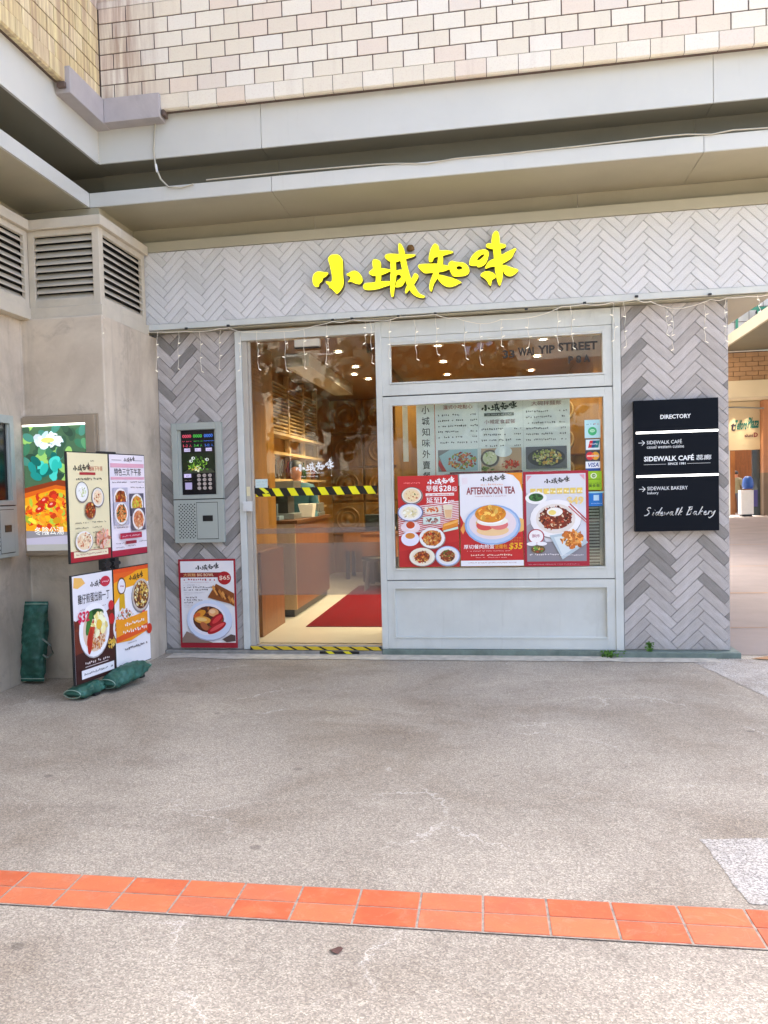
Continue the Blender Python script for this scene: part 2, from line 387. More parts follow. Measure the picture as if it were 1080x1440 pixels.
# ------------------------------------------------------------------ flat print: polygons and glyphs with their own colour
_tc = {}
def glyphs(s, bold=0.0):
    k = (s, bold)
    if k not in _tc:
        cu = bpy.data.curves.new('t', 'FONT'); cu.body = s; cu.resolution_u = 2; cu.offset = bold; cu.size = 1
        o = bpy.data.objects.new('t', cu); COL.objects.link(o)
        bpy.context.view_layer.update()
        me = o.to_mesh(); vs = [tuple(v.co) for v in me.vertices]; fs = [tuple(p.vertices) for p in me.polygons]
        o.to_mesh_clear(); bpy.data.objects.remove(o); bpy.data.curves.remove(cu)
        if vs:
            x0 = min(v[0] for v in vs); x1 = max(v[0] for v in vs); y0 = min(v[1] for v in vs); y1 = max(v[1] for v in vs)
        else: x0 = x1 = y0 = y1 = 0
        _tc[k] = (vs, fs, x0, x1, y0, y1)
    return _tc[k]
class Print:
    """a printed sheet in its own plane: u to the right, v up, layers 0.05-0.3 mm apart"""
    def __init__(s, W, H, bgc): s.W = W; s.H = H; s.mb = MB(); s.d = .0004; s.rect(0, 0, W, H, bgc)
    def poly(s, pts, c, step=.00012):
        s.d += step; k = len(s.mb.v)
        s.mb.v += [(a, -s.d, b) for a, b in pts]; s.mb.f.append(list(range(k, k + len(pts)))); s.mb.m.append(0); s.mb.c.append(lin(c)); s.mb.sm.append(False)
    def rect(s, u0, v0, u1, v1, c): s.poly([(u0, v0), (u1, v0), (u1, v1), (u0, v1)], c)
    def ell(s, cu, cv, a, b, c, rot=0, n=22, step=.00012):
        ca, sa = math.cos(rot), math.sin(rot)
        s.poly([(cu + a * math.cos(t) * ca - b * math.sin(t) * sa, cv + a * math.cos(t) * sa + b * math.sin(t) * ca) for t in (2 * math.pi * k / n for k in range(n))], c, step)
    def text(s, st, u, v, h, c, w=None, al='l', bold=0.0, slant=0):
        if any(ord(c_) > 0x2e80 for c_ in st): bold = min(bold, .006)
        vs, fs, x0, x1, y0, y1 = glyphs(st, bold)
        if not fs: return
        k = h / (y1 - y0); kx = k if not w else w / (x1 - x0); W_ = (x1 - x0) * kx
        u -= {'l': 0, 'c': W_ / 2, 'r': W_}[al]; s.d += .00015; b = len(s.mb.v)
        s.mb.v += [(u + (a[0] - x0) * kx + slant * (a[1] - y0) * k, -s.d, v + (a[1] - y0) * k) for a in vs]
        for f in fs: s.mb.f.append([b + i for i in f]); s.mb.m.append(0); s.mb.c.append(lin(c)); s.mb.sm.append(False)
    def line(s, u, v, w, h, c, rr=rnd):
        """a row of small characters too small to read"""
        s.d += .00012; x = u
        while x < u + w:
            cw = h * rr.uniform(.55, .85)
            if rr.random() < .87:
                for _ in range(2):
                    a = x + rr.uniform(0, .3) * cw; b = v + rr.uniform(0, .45) * h; ww = cw * rr.uniform(.4, .7); hh = h * rr.uniform(.25, .5)
                    k = len(s.mb.v); s.d += .00001
                    s.mb.v += [(a, -s.d, b), (a + ww, -s.d, b), (a + ww, -s.d, b + hh), (a, -s.d, b + hh)]
                    s.mb.f.append([k, k + 1, k + 2, k + 3]); s.mb.m.append(0); s.mb.c.append(lin(c)); s.mb.sm.append(False)
            x += cw * 1.15
    def blobs(s, cu, cv, a, b, pal, n, sz, rr=rnd, lump=.5):
        d0 = s.d
        for i in range(n):
            t = rr.uniform(0, 6.283); r = math.sqrt(rr.random()); s.d = d0 + (i % 30) * .00005
            c = lin(rr.choice(pal)); f = rr.uniform(.7, 1.25); c = tuple(min(1, x * f) for x in c)
            z = sz * rr.uniform(.5, 1.3)
            s.ell(cu + a * r * math.cos(t), cv + b * r * math.sin(t), z, z * rr.uniform(.25, .8), c, rr.uniform(0, 3.14), 7, .00001)
        s.d = d0 + .0016
    def plate(s, cu, cv, a, b, rim='#f4f1ee', inner='#e6e0da', food=None, n=60, sz=.008, fa=.62, edge=None):
        s.ell(cu + a * .03, cv - b * .05, a * 1.03, b * 1.04, '#9a8f8a')
        if edge: s.ell(cu, cv, a, b, edge); s.ell(cu, cv, a * .93, b * .93, rim)
        else: s.ell(cu, cv, a, b, rim)
        s.ell(cu, cv, a * .78, b * .78, inner)
        if food: s.ell(cu, cv, a * fa, b * fa, food[0]); s.blobs(cu, cv, a * fa, b * fa, food, n, sz)
    def logo(s, u, v, h, c):
        """the shop's four brush-written characters"""
        k = h / 440.0
        for stk in LOGO:
            s.d += .00006
            for tri in stk['tri']:
                b = len(s.mb.v); s.mb.v += [(u + stk['p'][i][0] * k, -s.d, v + stk['p'][i][1] * k) for i in tri]
                s.mb.f.append([b, b + 1, b + 2]); s.mb.m.append(0); s.mb.c.append(lin(c)); s.mb.sm.append(False)
    def build(s, name, mat, parent, M4=None):
        if M4 is not None: s.mb.v = [tuple(M4 @ Vector(a)) for a in s.mb.v]
        return s.mb.build(name, mat, parent, local=True, fix=False)

# brush strokes of the sign, outlines in a common grid (x right, y down), holes given with them
def B(l): return [(x + 1012.5, y) for x, y in l]
STROKES = [
 [('a', [(65,520),(75,480),(110,452),(160,455),(215,465),(190,500),(165,515),(155,545),(130,565),(125,590),(105,600),(80,585),(66,555)], None),
  ('a', [(215,320),(235,298),(270,290),(310,293),(340,325),(352,360),(355,480),(360,560),(345,610),(310,655),(290,660),(265,635),(245,615),(225,605),(220,585),(190,555),(200,545),(235,550),(248,535),(250,500),(240,450),(228,390),(215,350)], None),
  ('a', [(388,475),(410,465),(440,447),(480,447),(515,475),(535,510),(538,545),(515,572),(470,565),(430,548),(400,555),(412,535),(425,520),(420,500),(395,490)], None)],
 [('a', [(635,345),(660,335),(695,345),(710,365),(715,410),(712,560),(665,565),(665,500),(635,400)], None),
  ('a', [(600,460),(625,435),(650,420),(720,420),(810,435),(790,455),(735,480),(690,490),(640,492),(610,480)], None),
  ('a', [(545,600),(548,580),(570,562),(640,555),(720,545),(810,545),(810,575),(740,600),(680,620),(600,628),(560,622)], None),
  ('a', [(750,310),(765,290),(800,283),(860,285),(930,290),(1035,290),(1030,308),(970,328),(900,350),(850,365),(800,358),(765,335)], None),
  ('a', [(880,195),(900,188),(925,225),(940,270),(950,330),(970,420),(990,490),(1010,540),(1040,600),(1079,660),(1130,685),(1122,700),(1092,702),(1052,690),(1012,660),(975,610),(950,550),(935,500),(915,430),(900,360),(885,280)], None),
  ('a', [(808,345),(850,345),(858,430),(860,500),(845,600),(835,680),(820,695),(808,670),(803,600),(805,500),(806,420)], None),
  ('a', [(850,455),(880,438),(910,435),(935,450),(942,490),(940,550),(915,590),(880,602),(850,600),(855,580),(865,545),(885,530),(905,510),(900,490),(880,480),(862,490)], None),
  ('a', [(1035,470),(1065,485),(1068,510),(1045,550),(1025,580),(985,625),(955,660),(945,650),(950,610),(980,560),(1010,510)], None)],
 [('a', B([(205,190),(225,188),(250,215),(258,250),(330,250),(385,262),(380,275),(330,290),(270,308),(210,320),(190,358),(165,362),(155,340),(158,300),(170,250),(185,215)]), None),
  ('a', B([(55,395),(80,382),(150,378),(240,378),(355,402),(355,425),(300,450),(240,460),(170,465),(120,468),(85,445),(60,415)]), None),
  ('a', B([(250,300),(285,290),(290,370),(275,410),(245,480),(235,520),(205,570),(185,635),(175,640),(160,610),(165,560),(185,500),(205,450),(235,400),(240,350)]), None),
  ('a', B([(235,480),(270,485),(330,500),(400,520),(465,555),(440,568),(400,590),(350,600),(310,590),(270,560),(240,520)]), None),
  ('a', B([(345,370),(375,350),(400,358),(440,362),(490,370),(525,400),(540,440),(530,475),(490,495),(430,500),(390,498),(370,475),(355,440),(345,410)]), B([(420,410),(445,400),(468,410),(470,425),(450,435),(425,432)]))],
 [('a', B([(540,370),(550,330),(580,285),(620,255),(670,242),(710,250),(725,280),(718,320),(700,370),(665,400),(625,412),(610,398),(570,398),(545,390)]), B([(615,335),(635,310),(665,290),(682,292),(670,315),(640,340),(620,345)])),
  ('a', B([(698,205),(710,188),(745,185),(830,185),(875,192),(888,210),(870,228),(830,235),(780,240),(735,235),(705,222)]), None),
  ('a', B([(755,120),(770,85),(795,65),(815,80),(825,120),(830,185),(840,260),(848,340),(858,430),(855,500),(845,550),(830,585),(815,570),(800,520),(785,440),(775,330),(765,250),(752,190)]), None),
  ('a', B([(690,415),(710,375),(740,345),(800,320),(860,285),(920,255),(975,232),(985,245),(965,275),(950,310),(920,340),(860,375),(800,400),(740,410),(700,425)]), None),
  ('a', B([(855,395),(890,395),(930,410),(1000,432),(1000,450),(970,480),(930,498),(890,488),(865,455)]), None),
  ('a', B([(645,490),(670,460),(710,450),(760,462),(788,490),(785,515),(755,535),(745,585),(725,575),(710,545),(680,515)]), None)]]
from mathutils.geometry import tessellate_polygon
LOGO = []
for ch in STROKES:
    for _, o_, h_ in ch:
        o2 = [(x, 700 - y + (x - 1000) * -.0) for x, y in smooth(o_, 2)]; loops = [o2]
        if h_: loops.append([(x, 700 - y) for x, y in smooth(h_, 2)][::-1])
        allp = [p for l in loops for p in l]
        LOGO.append({'p': allp, 'tri': [tuple(t) for t in tessellate_polygon([[Vector((*p, 0)) for p in l] for l in loops])]})
# the grid spans x 65..2015; printed logos start at x=0

# ================================================================== SETTING
# pavement with its terracotta tile band
gx0, gx1 = -60, 60
pav = MB(); pav.add([(gx0, -60, 0), (gx1, -60, 0), (gx1, 60, 0), (gx0, 60, 0)], [(0, 1, 2, 3)])
pavement = pav.build('pavement', M['ground']); tag(pavement, kind='structure')
ts = .20762; td = .1262; ta = .00736; tx, ty = -.2588, -4.4105
def tp(i, j, z): return (tx + i * ts * math.cos(ta) - j * td * math.sin(ta), ty - .02 + i * ts * math.sin(ta) + j * td * math.cos(ta), z)
b_ = MB(); a_, b2 = tp(-14, 0.03, .004), tp(12, 0.03, .004); c_, d_ = tp(12, -2.03, .004), tp(-14, -2.03, .004)
b_.add([a_, d_, c_, b2], [(0, 1, 2, 3)]); b_.build('mortar_bed', M['mortar'], pavement)
tme = MB(); hs = (ts - .008) / 2; hd = (td - .008) / 2
tme.prism([(-hs, -hd), (hs, -hd), (hs, hd), (-hs, hd)], .0052, .0, 'z', cham=.0015); tme = tme.mesh('terracotta_tile', M['terracotta'])
for j in (0, 1):
    off = -.5 if j == 0 else -.5
    for i in range(-13, 12):
        p = tp(i + .5, -(j + .5), .001 + rnd.uniform(0, .0012))
        link('tile', tme, pavement, p, (rnd.uniform(-.003, .003), rnd.uniform(-.003, .003), ta + rnd.uniform(-.006, .006)))
# pale strip of concrete along the shop front, pale gravel panel at the corner, painted sun patch nearer, passage beyond
q = MB(); pts = []
for i in range(40):
    x = -2.75 + i * (4.45 / 39); pts.append((x, -.27 - .06 * noise.noise(Vector((x * 3, 0, 1))) - .02 * noise.noise(Vector((x * 14, 0, 4)))))
q.add([(x, y, .004) for x, y in pts] + [(x, -.05, .004) for x, y in pts], [(i, i + 1, i + 41, i + 40) for i in range(39)])
tag(q.build('concrete_edge', M['edge']), kind='structure')
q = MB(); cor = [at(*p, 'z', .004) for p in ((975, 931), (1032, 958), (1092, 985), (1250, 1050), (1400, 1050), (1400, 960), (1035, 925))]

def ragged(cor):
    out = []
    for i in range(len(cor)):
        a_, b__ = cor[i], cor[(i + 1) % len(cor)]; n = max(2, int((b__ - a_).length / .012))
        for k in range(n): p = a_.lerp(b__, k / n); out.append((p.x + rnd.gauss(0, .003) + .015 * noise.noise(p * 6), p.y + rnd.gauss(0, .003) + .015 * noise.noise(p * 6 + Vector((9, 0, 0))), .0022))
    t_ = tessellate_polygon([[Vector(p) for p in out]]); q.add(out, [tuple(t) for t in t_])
ragged(cor); cor = [at(*p, 'z', .004) for p in ((984, 1180), (1000, 1199), (1022, 1228), (1048, 1262), (1052, 1271), (1130, 1275), (1500, 1297), (1500, 1165), (1060, 1178))]; ragged(cor); tag(q.build('gravel_and_sun_patch', M['gravel_sun']), kind='structure')  # second outline is a patch of sunlight, painted in the pale gravel colour
q = MB(); q.add([(-60, -25, .004), (60, -25, .004), (60, -10.5, .004), (-60, -10.5, .004)], [(0, 1, 2, 3)])
tag(q.build('road', surf('asphalt', '#3f3f41', .85, .15, 8, .2, 150)), kind='structure')  # unseen road, put in so the door glass reflects darker ground
q = MB(); q.box(-60, 60, -10.5, -10.3, 0, .12); q.box(-60, 60, -25.2, -25, 0, .12); tag(q.build('kerb', M['sill']), kind='structure')
q = MB(); q.add([(1.87, .05, .004), (14, -.2, .004), (14, 30, .004), (1.87, 30, .004)], [(0, 1, 2, 3)])
tag(q.build('passage_paving', M['passage']), kind='structure')
q = MB()
for y0, wd in ((4.06, .05), (7.6, .03), (1.4, .02), (12.5, .04)): q.add([(1.9, y0, .008), (12, y0 + .1, .008), (12, y0 + .1 + wd, .008), (1.9, y0 + wd, .008)], [(0, 1, 2, 3)])
q.add([(1.95, -.12, .008), (2.6, -.35, .008), (2.8, -.18, .008), (2.1, -.02, .008)], [(0, 1, 2, 3)])
tag(q.build('passage_joints', surf('orange_joint', '#a87c50', .7, .1, 5, 0)), kind='structure')

# upper wall of facing tiles (front and left return), brick courses from z=4.45 up
BY, BX = -.79, -2.915
wallr = empty('tiled_upper_wall', (-.4, BY, 4.33), 'cream and pink glazed tile wall above the canopy, turning the inner corner at left', 'wall')
q = MB(); q.box(BX - .3, 3.2, BY + .006, BY + .12, 4.34, 5.2); q.build('mortar', M['joint'], wallr)
q = MB(); q.box(BX - .12, BX - .006, -6, BY + .006, 4.34, 5.2); q.build('mortar', M['joint'], wallr)
TW, TH, G = .2235, .1165, .0085
def tmesh(w_, h_, ax):
    q = MB(); a, b = w_ / 2, h_ / 2
    q.prism([(-a, -b), (a, -b), (a, b), (-a, b)], 0, .012 if ax == 'y' else -.012, ax, cham=.0015); return q.mesh('facing_tile', M['facing' if ax == 'y' else 'facingy'])
fullm, sidem = tmesh(TW - G, TH - G, 'y'), tmesh(TW - G, TH - G, 'x')
wo = rootpos(wallr)
def wall_row(z, h_, ax, start, end, phase, mesh):
    s_ = start - phase
    while s_ < end:
        a, b = max(s_, start), min(s_ + TW, end)
        if b - a > .03:
            me = mesh if b - a > TW - .002 else tmesh(b - a - G, h_ - G, ax)
            c = (a + b) / 2; jit = rnd.uniform(-.0012, .0012)
            loc = Vector((c, BY + jit, z + h_ / 2)) if ax == 'y' else Vector((BX - jit, -c, z + h_ / 2))
            link('wall_tile', me, wallr, loc - wo)
        s_ += TW
z = 4.452
for r_ in range(6):
    wall_row(z, TH, 'y', BX + .004, 3.196, (.0 if r_ % 2 else .112), fullm)
    wall_row(z, TH, 'x', -BY + .004, 3.3, (.05 if r_ % 2 else .16), sidem)
    z += TH
q = MB(); q.box(BX, 3.2, BY, BY + .012, z, 5.2); q.build('upper_tiling', M['facing'], wallr)
q = MB(); q.box(BX - .012, BX, -6, BY - .01, z, 5.2); q.build('upper_tiling', M['facing'], wallr)
# slanting ledge tiles under the wall
def ledge(w_, ax):
    q = MB(); a = w_ / 2
    prof = [(0, .118), (0, .012), (.012, 0), (.085, .012), (.085, .118)]
    if ax == 'y': vs = [(s_ * a, d, h) for s_ in (-1, 1) for d, h in prof]
    else: vs = [(-d, s_ * a, h) for s_ in (-1, 1) for d, h in prof]
    q.add(vs, [(0, 1, 2, 3, 4), (9, 8, 7, 6, 5)] + [(i, (i + 1) % 5, (i + 1) % 5 + 5, i + 5) for i in range(5)]); return q.mesh('ledge_tile', M['facing' if ax == 'y' else 'facingy'])
lm = ledge(TW - .005, 'y'); lx = ledge(TW - .005, 'x')
x = -2.43
while x < 2.95: link('ledge_tile', lm, wallr, Vector((x + TW / 2, BY - .003, 4.333)) - wo); x += TW
y = -1.40
while y > -3.4: link('ledge_tile', lx, wallr, Vector((BX + .003, y - TW / 2, 4.333)) - wo); y -= TW
# corner flashing with its cable
fl = empty('corner_flashing', (-2.9, -.83, 4.27), 'mauve grey metal flashing boxed round the inner corner under the tiles', 'flashing')
q = MB(); q.box(-2.875, -2.425, -.835, -.70, 4.268, 4.452); q.build('flashing_panel', M['cap'], fl, bevel=.004)
q = MB(); q.box(-3.0, -2.877, -1.40, -.70, 4.262, 4.450); q.build('flashing_panel', M['cap'], fl, bevel=.004)
q = MB(); q.box(-2.42, -2.395, -.81, -.72, 4.29, 4.335); q.build('sealant_lump', M['joint'], fl, bevel=.006)
q = MB(); q.box(-2.96, -2.9, -1.44, -1.403, 4.29, 4.33); q.build('sealant_lump', M['joint'], fl, bevel=.006)
cp = [(219, 163), (217, 190), (216, 212), (219, 235), (226, 252), (237, 263), (255, 264), (272, 259)]
q = MB(); q.tube([at(a, b, 'y', -.715) for a, b in cp], .007, 8)
cb = q.build('hanging_cable', M['cable']); tag(cb, 'cream cable hanging from the corner flashing down onto the lower canopy band', 'cable')
q = MB(); q.tube([at(a, b, 'y', -.715) for a, b in ((219, 231), (221, 242))], .0095, 8); q.build('cable_joint', M['white'], cb, local=True)
cp = [(290, 254), (400, 243), (480, 236), (530, 232), (560, 231), (600, 231), (640, 224), (720, 216.5), (820, 206), (930, 193), (965, 190), (1000, 190), (1030, 184), (1092, 180)]
q = MB(); q.tube([at(a, b - 1, 'y', -.71) for a, b in cp], .005, 6)
tag(q.build('band_cable', M['cable']), 'thin wavy cable lying along the top of the lower canopy band', 'cable')

# canopy: upper fascia, recess, lower fascia, soffit - front run and left run
cy1 = -.70
can = empty('canopy', (0, cy1, 3.68), 'grey aluminium two step canopy running round the corner over the shop front', 'canopy')
g = .002
for a, b in ((-2.99, -1.666), (-1.666, 1.575), (1.575, 3.2)):
    q = MB(); q.box(a + g, b - g, cy1, cy1 + .02, 4.012, 4.36); q.build('fascia_panel', M['alu2'], can)
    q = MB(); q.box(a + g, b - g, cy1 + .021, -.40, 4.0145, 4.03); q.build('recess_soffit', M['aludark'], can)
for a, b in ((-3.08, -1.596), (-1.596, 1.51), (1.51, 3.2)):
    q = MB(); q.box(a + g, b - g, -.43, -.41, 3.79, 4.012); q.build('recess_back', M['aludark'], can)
    q = MB(); q.box(a + g, b - g, cy1, cy1 + .02, 3.682, 3.792); q.box(a + g, b - g, cy1 + .02, -.40, 3.775, 3.788); q.build('lower_fascia', M['alu2'], can)
    q = MB(); q.box(a + g, b - g, cy1 + .021, .3, 3.68, 3.70); q.build('soffit_panel', M['alu'], can)
q = MB(); q.box(-3.01, -2.99, -2.2, cy1, 4.012, 4.36); q.build('fascia_panel', M['alu2'], can)
q = MB(); q.box(-3.01, -2.99, -6, -2.204, 4.012, 4.36); q.build('fascia_panel', M['alu2'], can)
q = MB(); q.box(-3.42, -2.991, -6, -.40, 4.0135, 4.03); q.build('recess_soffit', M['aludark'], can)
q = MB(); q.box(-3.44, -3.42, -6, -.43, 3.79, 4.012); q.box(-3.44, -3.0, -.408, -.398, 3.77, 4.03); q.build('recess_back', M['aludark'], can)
q = MB(); q.box(-3.10, -3.08, -6, cy1 - .002, 3.682, 3.792); q.box(-3.44, -3.10, -6, cy1 - .002, 3.775, 3.788); q.build('lower_fascia', M['alu2'], can)
q = MB(); q.box(-3.8, -3.101, -6, cy1 - .002, 3.68, 3.70); q.build('soffit_panel', M['alu'], can)
# band between soffit and sign board
for a, b in ((-3.01, -1.40), (-1.40, .72), (.72, 3.2)):
    q = MB(); q.box(a + g, b - g, .0, .02, 3.556, 3.68); q.build('band_panel', M['alu'], can)
q = MB(); q.box(-3.01, 3.2, .02, .03, 3.53, 3.56); q.build('shadow_gap', M['aludark'], can)
q = MB(); q.box(-3.01, 3.2, -.135, .02, 3.452, 3.535); q.build('band_trim', M['alu'], can, bevel=.003)
# neck over the louvre housing
q = MB(); q.box(-3.66, -3.01, -.69, -.67, 3.45, 3.68); q.box(-3.03, -3.01, -.668, 0, 3.45, 3.68); q.box(-3.68, -3.66, -6, -.67, 3.45, 3.68); q.build('neck_panel', M['alu'], can)

# louvre housing
LX, LY, LL = -2.862, -1.05, -3.44
lv = empty('louvre_housing', (-3.1, -.9, 2.77), 'beige metal louvre housing with three louvred faces over the plaster corner', 'vent')
def wrap(q, o, z0, z1, t=.03, inn=0.0):
    # an L-shaped course round front, right return and left run, o = how far proud
    q.box(LL - .01 + inn, LX + o, LY - o, LY - o + t, z0, z1)
    q.box(LX + o - t, LX + o, LY - o + t, -.13, z0, z1)
    q.box(LL - o * 0 + .0 - t, LL + o * 0, -6, LY - o, z0, z1) if o <= 0 else q.box(LL - .10, LL + o, -6, LY - o - .002, z0, z1)
q = MB(); wrap(q, .035, 3.425, 3.50, .4); q.build('cornice', M['louvre'], lv, bevel=.004)
q = MB(); wrap(q, .02, 2.752, 2.84, .35); q.build('bottom_trim', M['louvre'], lv, bevel=.004)
q = MB(); q.box(LL + .05, LX - .05, LY + .05, -.15, 2.85, 3.42); q.box(LL - .2, LL - .05, -6, LY, 2.85, 3.42); q.build('dark_core', M['black'], lv)
fr = MB()
fz0, fz1 = 2.84, 3.425
# front frame
fr.box(LL, LL + .05, LY, LY + .03, fz0, fz1); fr.box(LX - .055, LX, LY, LY + .03, fz0, fz1)
fr.box(LL + .05, LX - .055, LY, LY + .03, fz1 - .045, fz1); fr.box(LL + .05, LX - .055, LY, LY + .03, fz0, fz0 + .055)
# right return frame
fr.box(LX - .03, LX, LY + .03, LY + .08, fz0, fz1); fr.box(LX - .03, LX, -.20, -.135, fz0, fz1)
fr.box(LX - .03, LX, LY + .08, -.20, fz1 - .045, fz1); fr.box(LX - .03, LX, LY + .08, -.20, fz0, fz0 + .055)
# left run frame
fr.box(LL - .03, LL, LY - .06, LY, fz0, fz1); fr.box(LL - .03, LL, -6, LY - .06, fz1 - .045, fz1); fr.box(LL - .03, LL, -6, LY - .06, fz0, fz0 + .055)
fr.build('louvre_frame', M['louvre'], lv, bevel=.003)
ns = 9; zz0, zz1 = fz0 + .055, fz1 - .045; pz = (zz1 - zz0) / ns
for k in range(ns):
    z0 = zz0 + k * pz
    q = MB(); a, b = LL + .052, LX - .057
    q.add([(a, LY + .004, z0), (b, LY + .004, z0), (b, LY + .004, z0 + .008), (a, LY + .004, z0 + .008), (a, LY + .045, z0 + .05), (b, LY + .045, z0 + .05), (b, LY + .045, z0 + .042), (a, LY + .045, z0 + .042)],
          [(0, 1, 2, 3), (3, 2, 5, 4), (4, 5, 6, 7), (7, 6, 1, 0), (0, 3, 4, 7), (1, 6, 5, 2)]); q.build('slat', M['louvre'], lv)
    for X0, ya, yb in ((LX, LY + .082, -.202), (LL, -6, LY - .062)):
        q = MB()
        q.add([(X0 - .004, ya, z0), (X0 - .004, yb, z0), (X0 - .004, yb, z0 + .008), (X0 - .004, ya, z0 + .008), (X0 - .045, ya, z0 + .05), (X0 - .045, yb, z0 + .05), (X0 - .045, yb, z0 + .042), (X0 - .045, ya, z0 + .042)],
              [(0, 1, 2, 3), (3, 2, 5, 4), (4, 5, 6, 7), (7, 6, 1, 0), (0, 3, 4, 7), (1, 6, 5, 2)]); q.build('slat', M['louvre'], lv)

# plaster corner
q = MB(); PX, PY, PL = -2.832, -1.10, -3.50
q.prism([(PX, .39), (PX, PY), (PL, PY), (PL, -6.4), (-3.9, -6.4), (-3.9, .39)], -.01, 2.755, 'z')
pw = q.build('plaster_wall', M['plaster'], bevel=.012); tag(pw, 'mottled beige plaster wall and corner under the louvres', 'wall')

# herringbone surfaces
def herringbone(parent, x0, x1, z0, z1, yf, L, W, mat, pname, ox=0, oz=0, thick=.012, gap=.0035, holes=()):
    off = rootpos(parent); s2 = math.sqrt(.5); n = 0
    hl, hw = (L - gap) / 2, (W - gap) / 2
    fullq = MB(); fullq.prism([(-hl, -hw), (hl, -hw), (hl, hw), (-hl, hw)], 0, thick, 'y', cham=.0018); fullme = fullq.mesh(pname, mat)
    K = int(L / W + .5)
    # tiles at +45 and -45 in zig-zag columns: classic herringbone lattice
    span = int((x1 - x0 + z1 - z0) / W) + 30
    seen = []
    for i in range(-4 * span, span):
        for j in range(-span // 4, span // 2):
            for kind in (0, 1):
                if kind == 0: cu, cv = (i + K / 2 + 2 * K * j) * W, (i + .5) * W
                else: cu, cv = (i + K + .5 + 2 * K * j) * W, (i + 1 - K / 2) * W
                X = (cu - cv) * s2 + ox; Z = (cu + cv) * s2 + oz
                if X < x0 - L or X > x1 + L or Z < z0 - L or Z > z1 + L: continue
                th = R(45) if kind == 0 else R(135)
                c, s = math.cos(th), math.sin(th)
                poly = [(X + a * c - b * s, Z + a * s + b * c) for a, b in ((-hl, -hw), (hl, -hw), (hl, hw), (-hl, hw))]
                cl = clip(poly, x0, x1, z0, z1)
                if len(cl) < 3 or area(cl) < .0006: continue
                if any(a0 < min(p[0] for p in poly) and max(p[0] for p in poly) < a1 and b0 < min(p[1] for p in poly) and max(p[1] for p in poly) < b1 for a0, a1, b0, b1 in holes): continue
                jit = rnd.uniform(-.0012, .0012)
                if area(cl) > area(poly) * .999: me = fullme
                else:
                    loc_ = [((a - X) * c + (b - Z) * s, -(a - X) * s + (b - Z) * c) for a, b in cl]
                    pq = MB(); pq.prism(loc_, 0, thick, 'y', cham=.0015 if area(cl) > .002 else 0); me = pq.mesh(pname, mat)
                link(pname, me, parent, Vector((X, yf + jit, Z)) - off, (0, -th, 0)); n += 1
    return n
# sign board
bd = empty('sign_board', (-.3, -.12, 2.8), 'long board of pale grey herringbone tiles over the shop front', 'signboard')
q = MB(); q.box(-2.895, 3.2, -.108, .0, 2.845, 3.451); q.build('backing_board', M['groutb'], bd)
q = MB(); q.box(-2.895, 3.2, -.132, .0, 2.795, 2.844); q.box(-2.912, -2.896, -.132, 0, 2.795, 3.451); q.build('edge_trim', M['frame'], bd, bevel=.003)
nb = herringbone(bd, -2.893, 2.25, 2.847, 3.449, -.12, .24, .060, M['herrb'], 'herringbone_tile', .05, 2.85, gap=.0026)
q = MB(); q.box(2.255, 3.2, -.119, -.1085, 2.847, 3.449); q.build('board_end_tiling', M['herrb'], bd)
# soffit behind the board over the glazing
q = MB(); q.box(-2.95, 1.83, -.10, .10, 2.782, 2.79); q.box(1.834, 2.13, -.10, 6.0, 2.782, 2.79); q.box(2.10, 2.15, -.1, 6.0, 2.791, 2.9)
tag(q.build('board_soffit', M['alu']), 'flat grey soffit under the herringbone board, running back beside the right pillar', 'soffit')

# pillars
pr_ = empty('tiled_pillar', (1.43, 0, .05), 'wide right pillar in grey herringbone tiles behind the directory sign', 'pillar')
q = MB(); q.box(1.03, 1.822, .0135, 1.4, .045, 2.79); q.build('pillar_core', M['grout'], pr_)
nr = herringbone(pr_, 1.036, 1.828, .052, 2.776, .001, .285, .0712, M['herr'], 'herringbone_tile', 1.035, .06, holes=[(1.14, 1.72, 1.02, 2.0)])
q = MB(); q.box(1.8225, 1.832, .012, 1.4, .045, 2.79); q.build('side_tiling', M['herr'], pr_)
pl_ = empty('tiled_pillar', (-2.47, 0, .03), 'narrow left pillar in grey herringbone tiles between plaster corner and glass door', 'pillar')
q = MB(); q.box(-2.86, -2.125, .0135, .4, .03, 2.79); q.build('pillar_core', M['grout'], pl_)
nl = herringbone(pl_, -2.829, -2.127, .035, 2.776, .001, .285, .0712, M['herr'], 'herringbone_tile', -2.66, .02, holes=[(-2.68, -2.27, 1.0, 1.97), (-2.66, -2.2, .07, .8)])
print('TILES', nb, nr, nl)
# plinth
q = MB(); q.box(-.915, 1.885, -.045, .4, -.02, .046); q.box(.93, 1.885, -.10, -.0451, -.02, .0455); pn = q.build('plinth', M['plinth'], bevel=.004); tag(pn, 'low green grey stone plinth under window and right pillar', 'plinth')
q = MB(); q.box(-2.83, -.917, -.05, .14, -.02, .03); tag(q.build('door_sill', M['sill'], bevel=.006), 'worn concrete sill below the glass door and left pillar', 'sill')

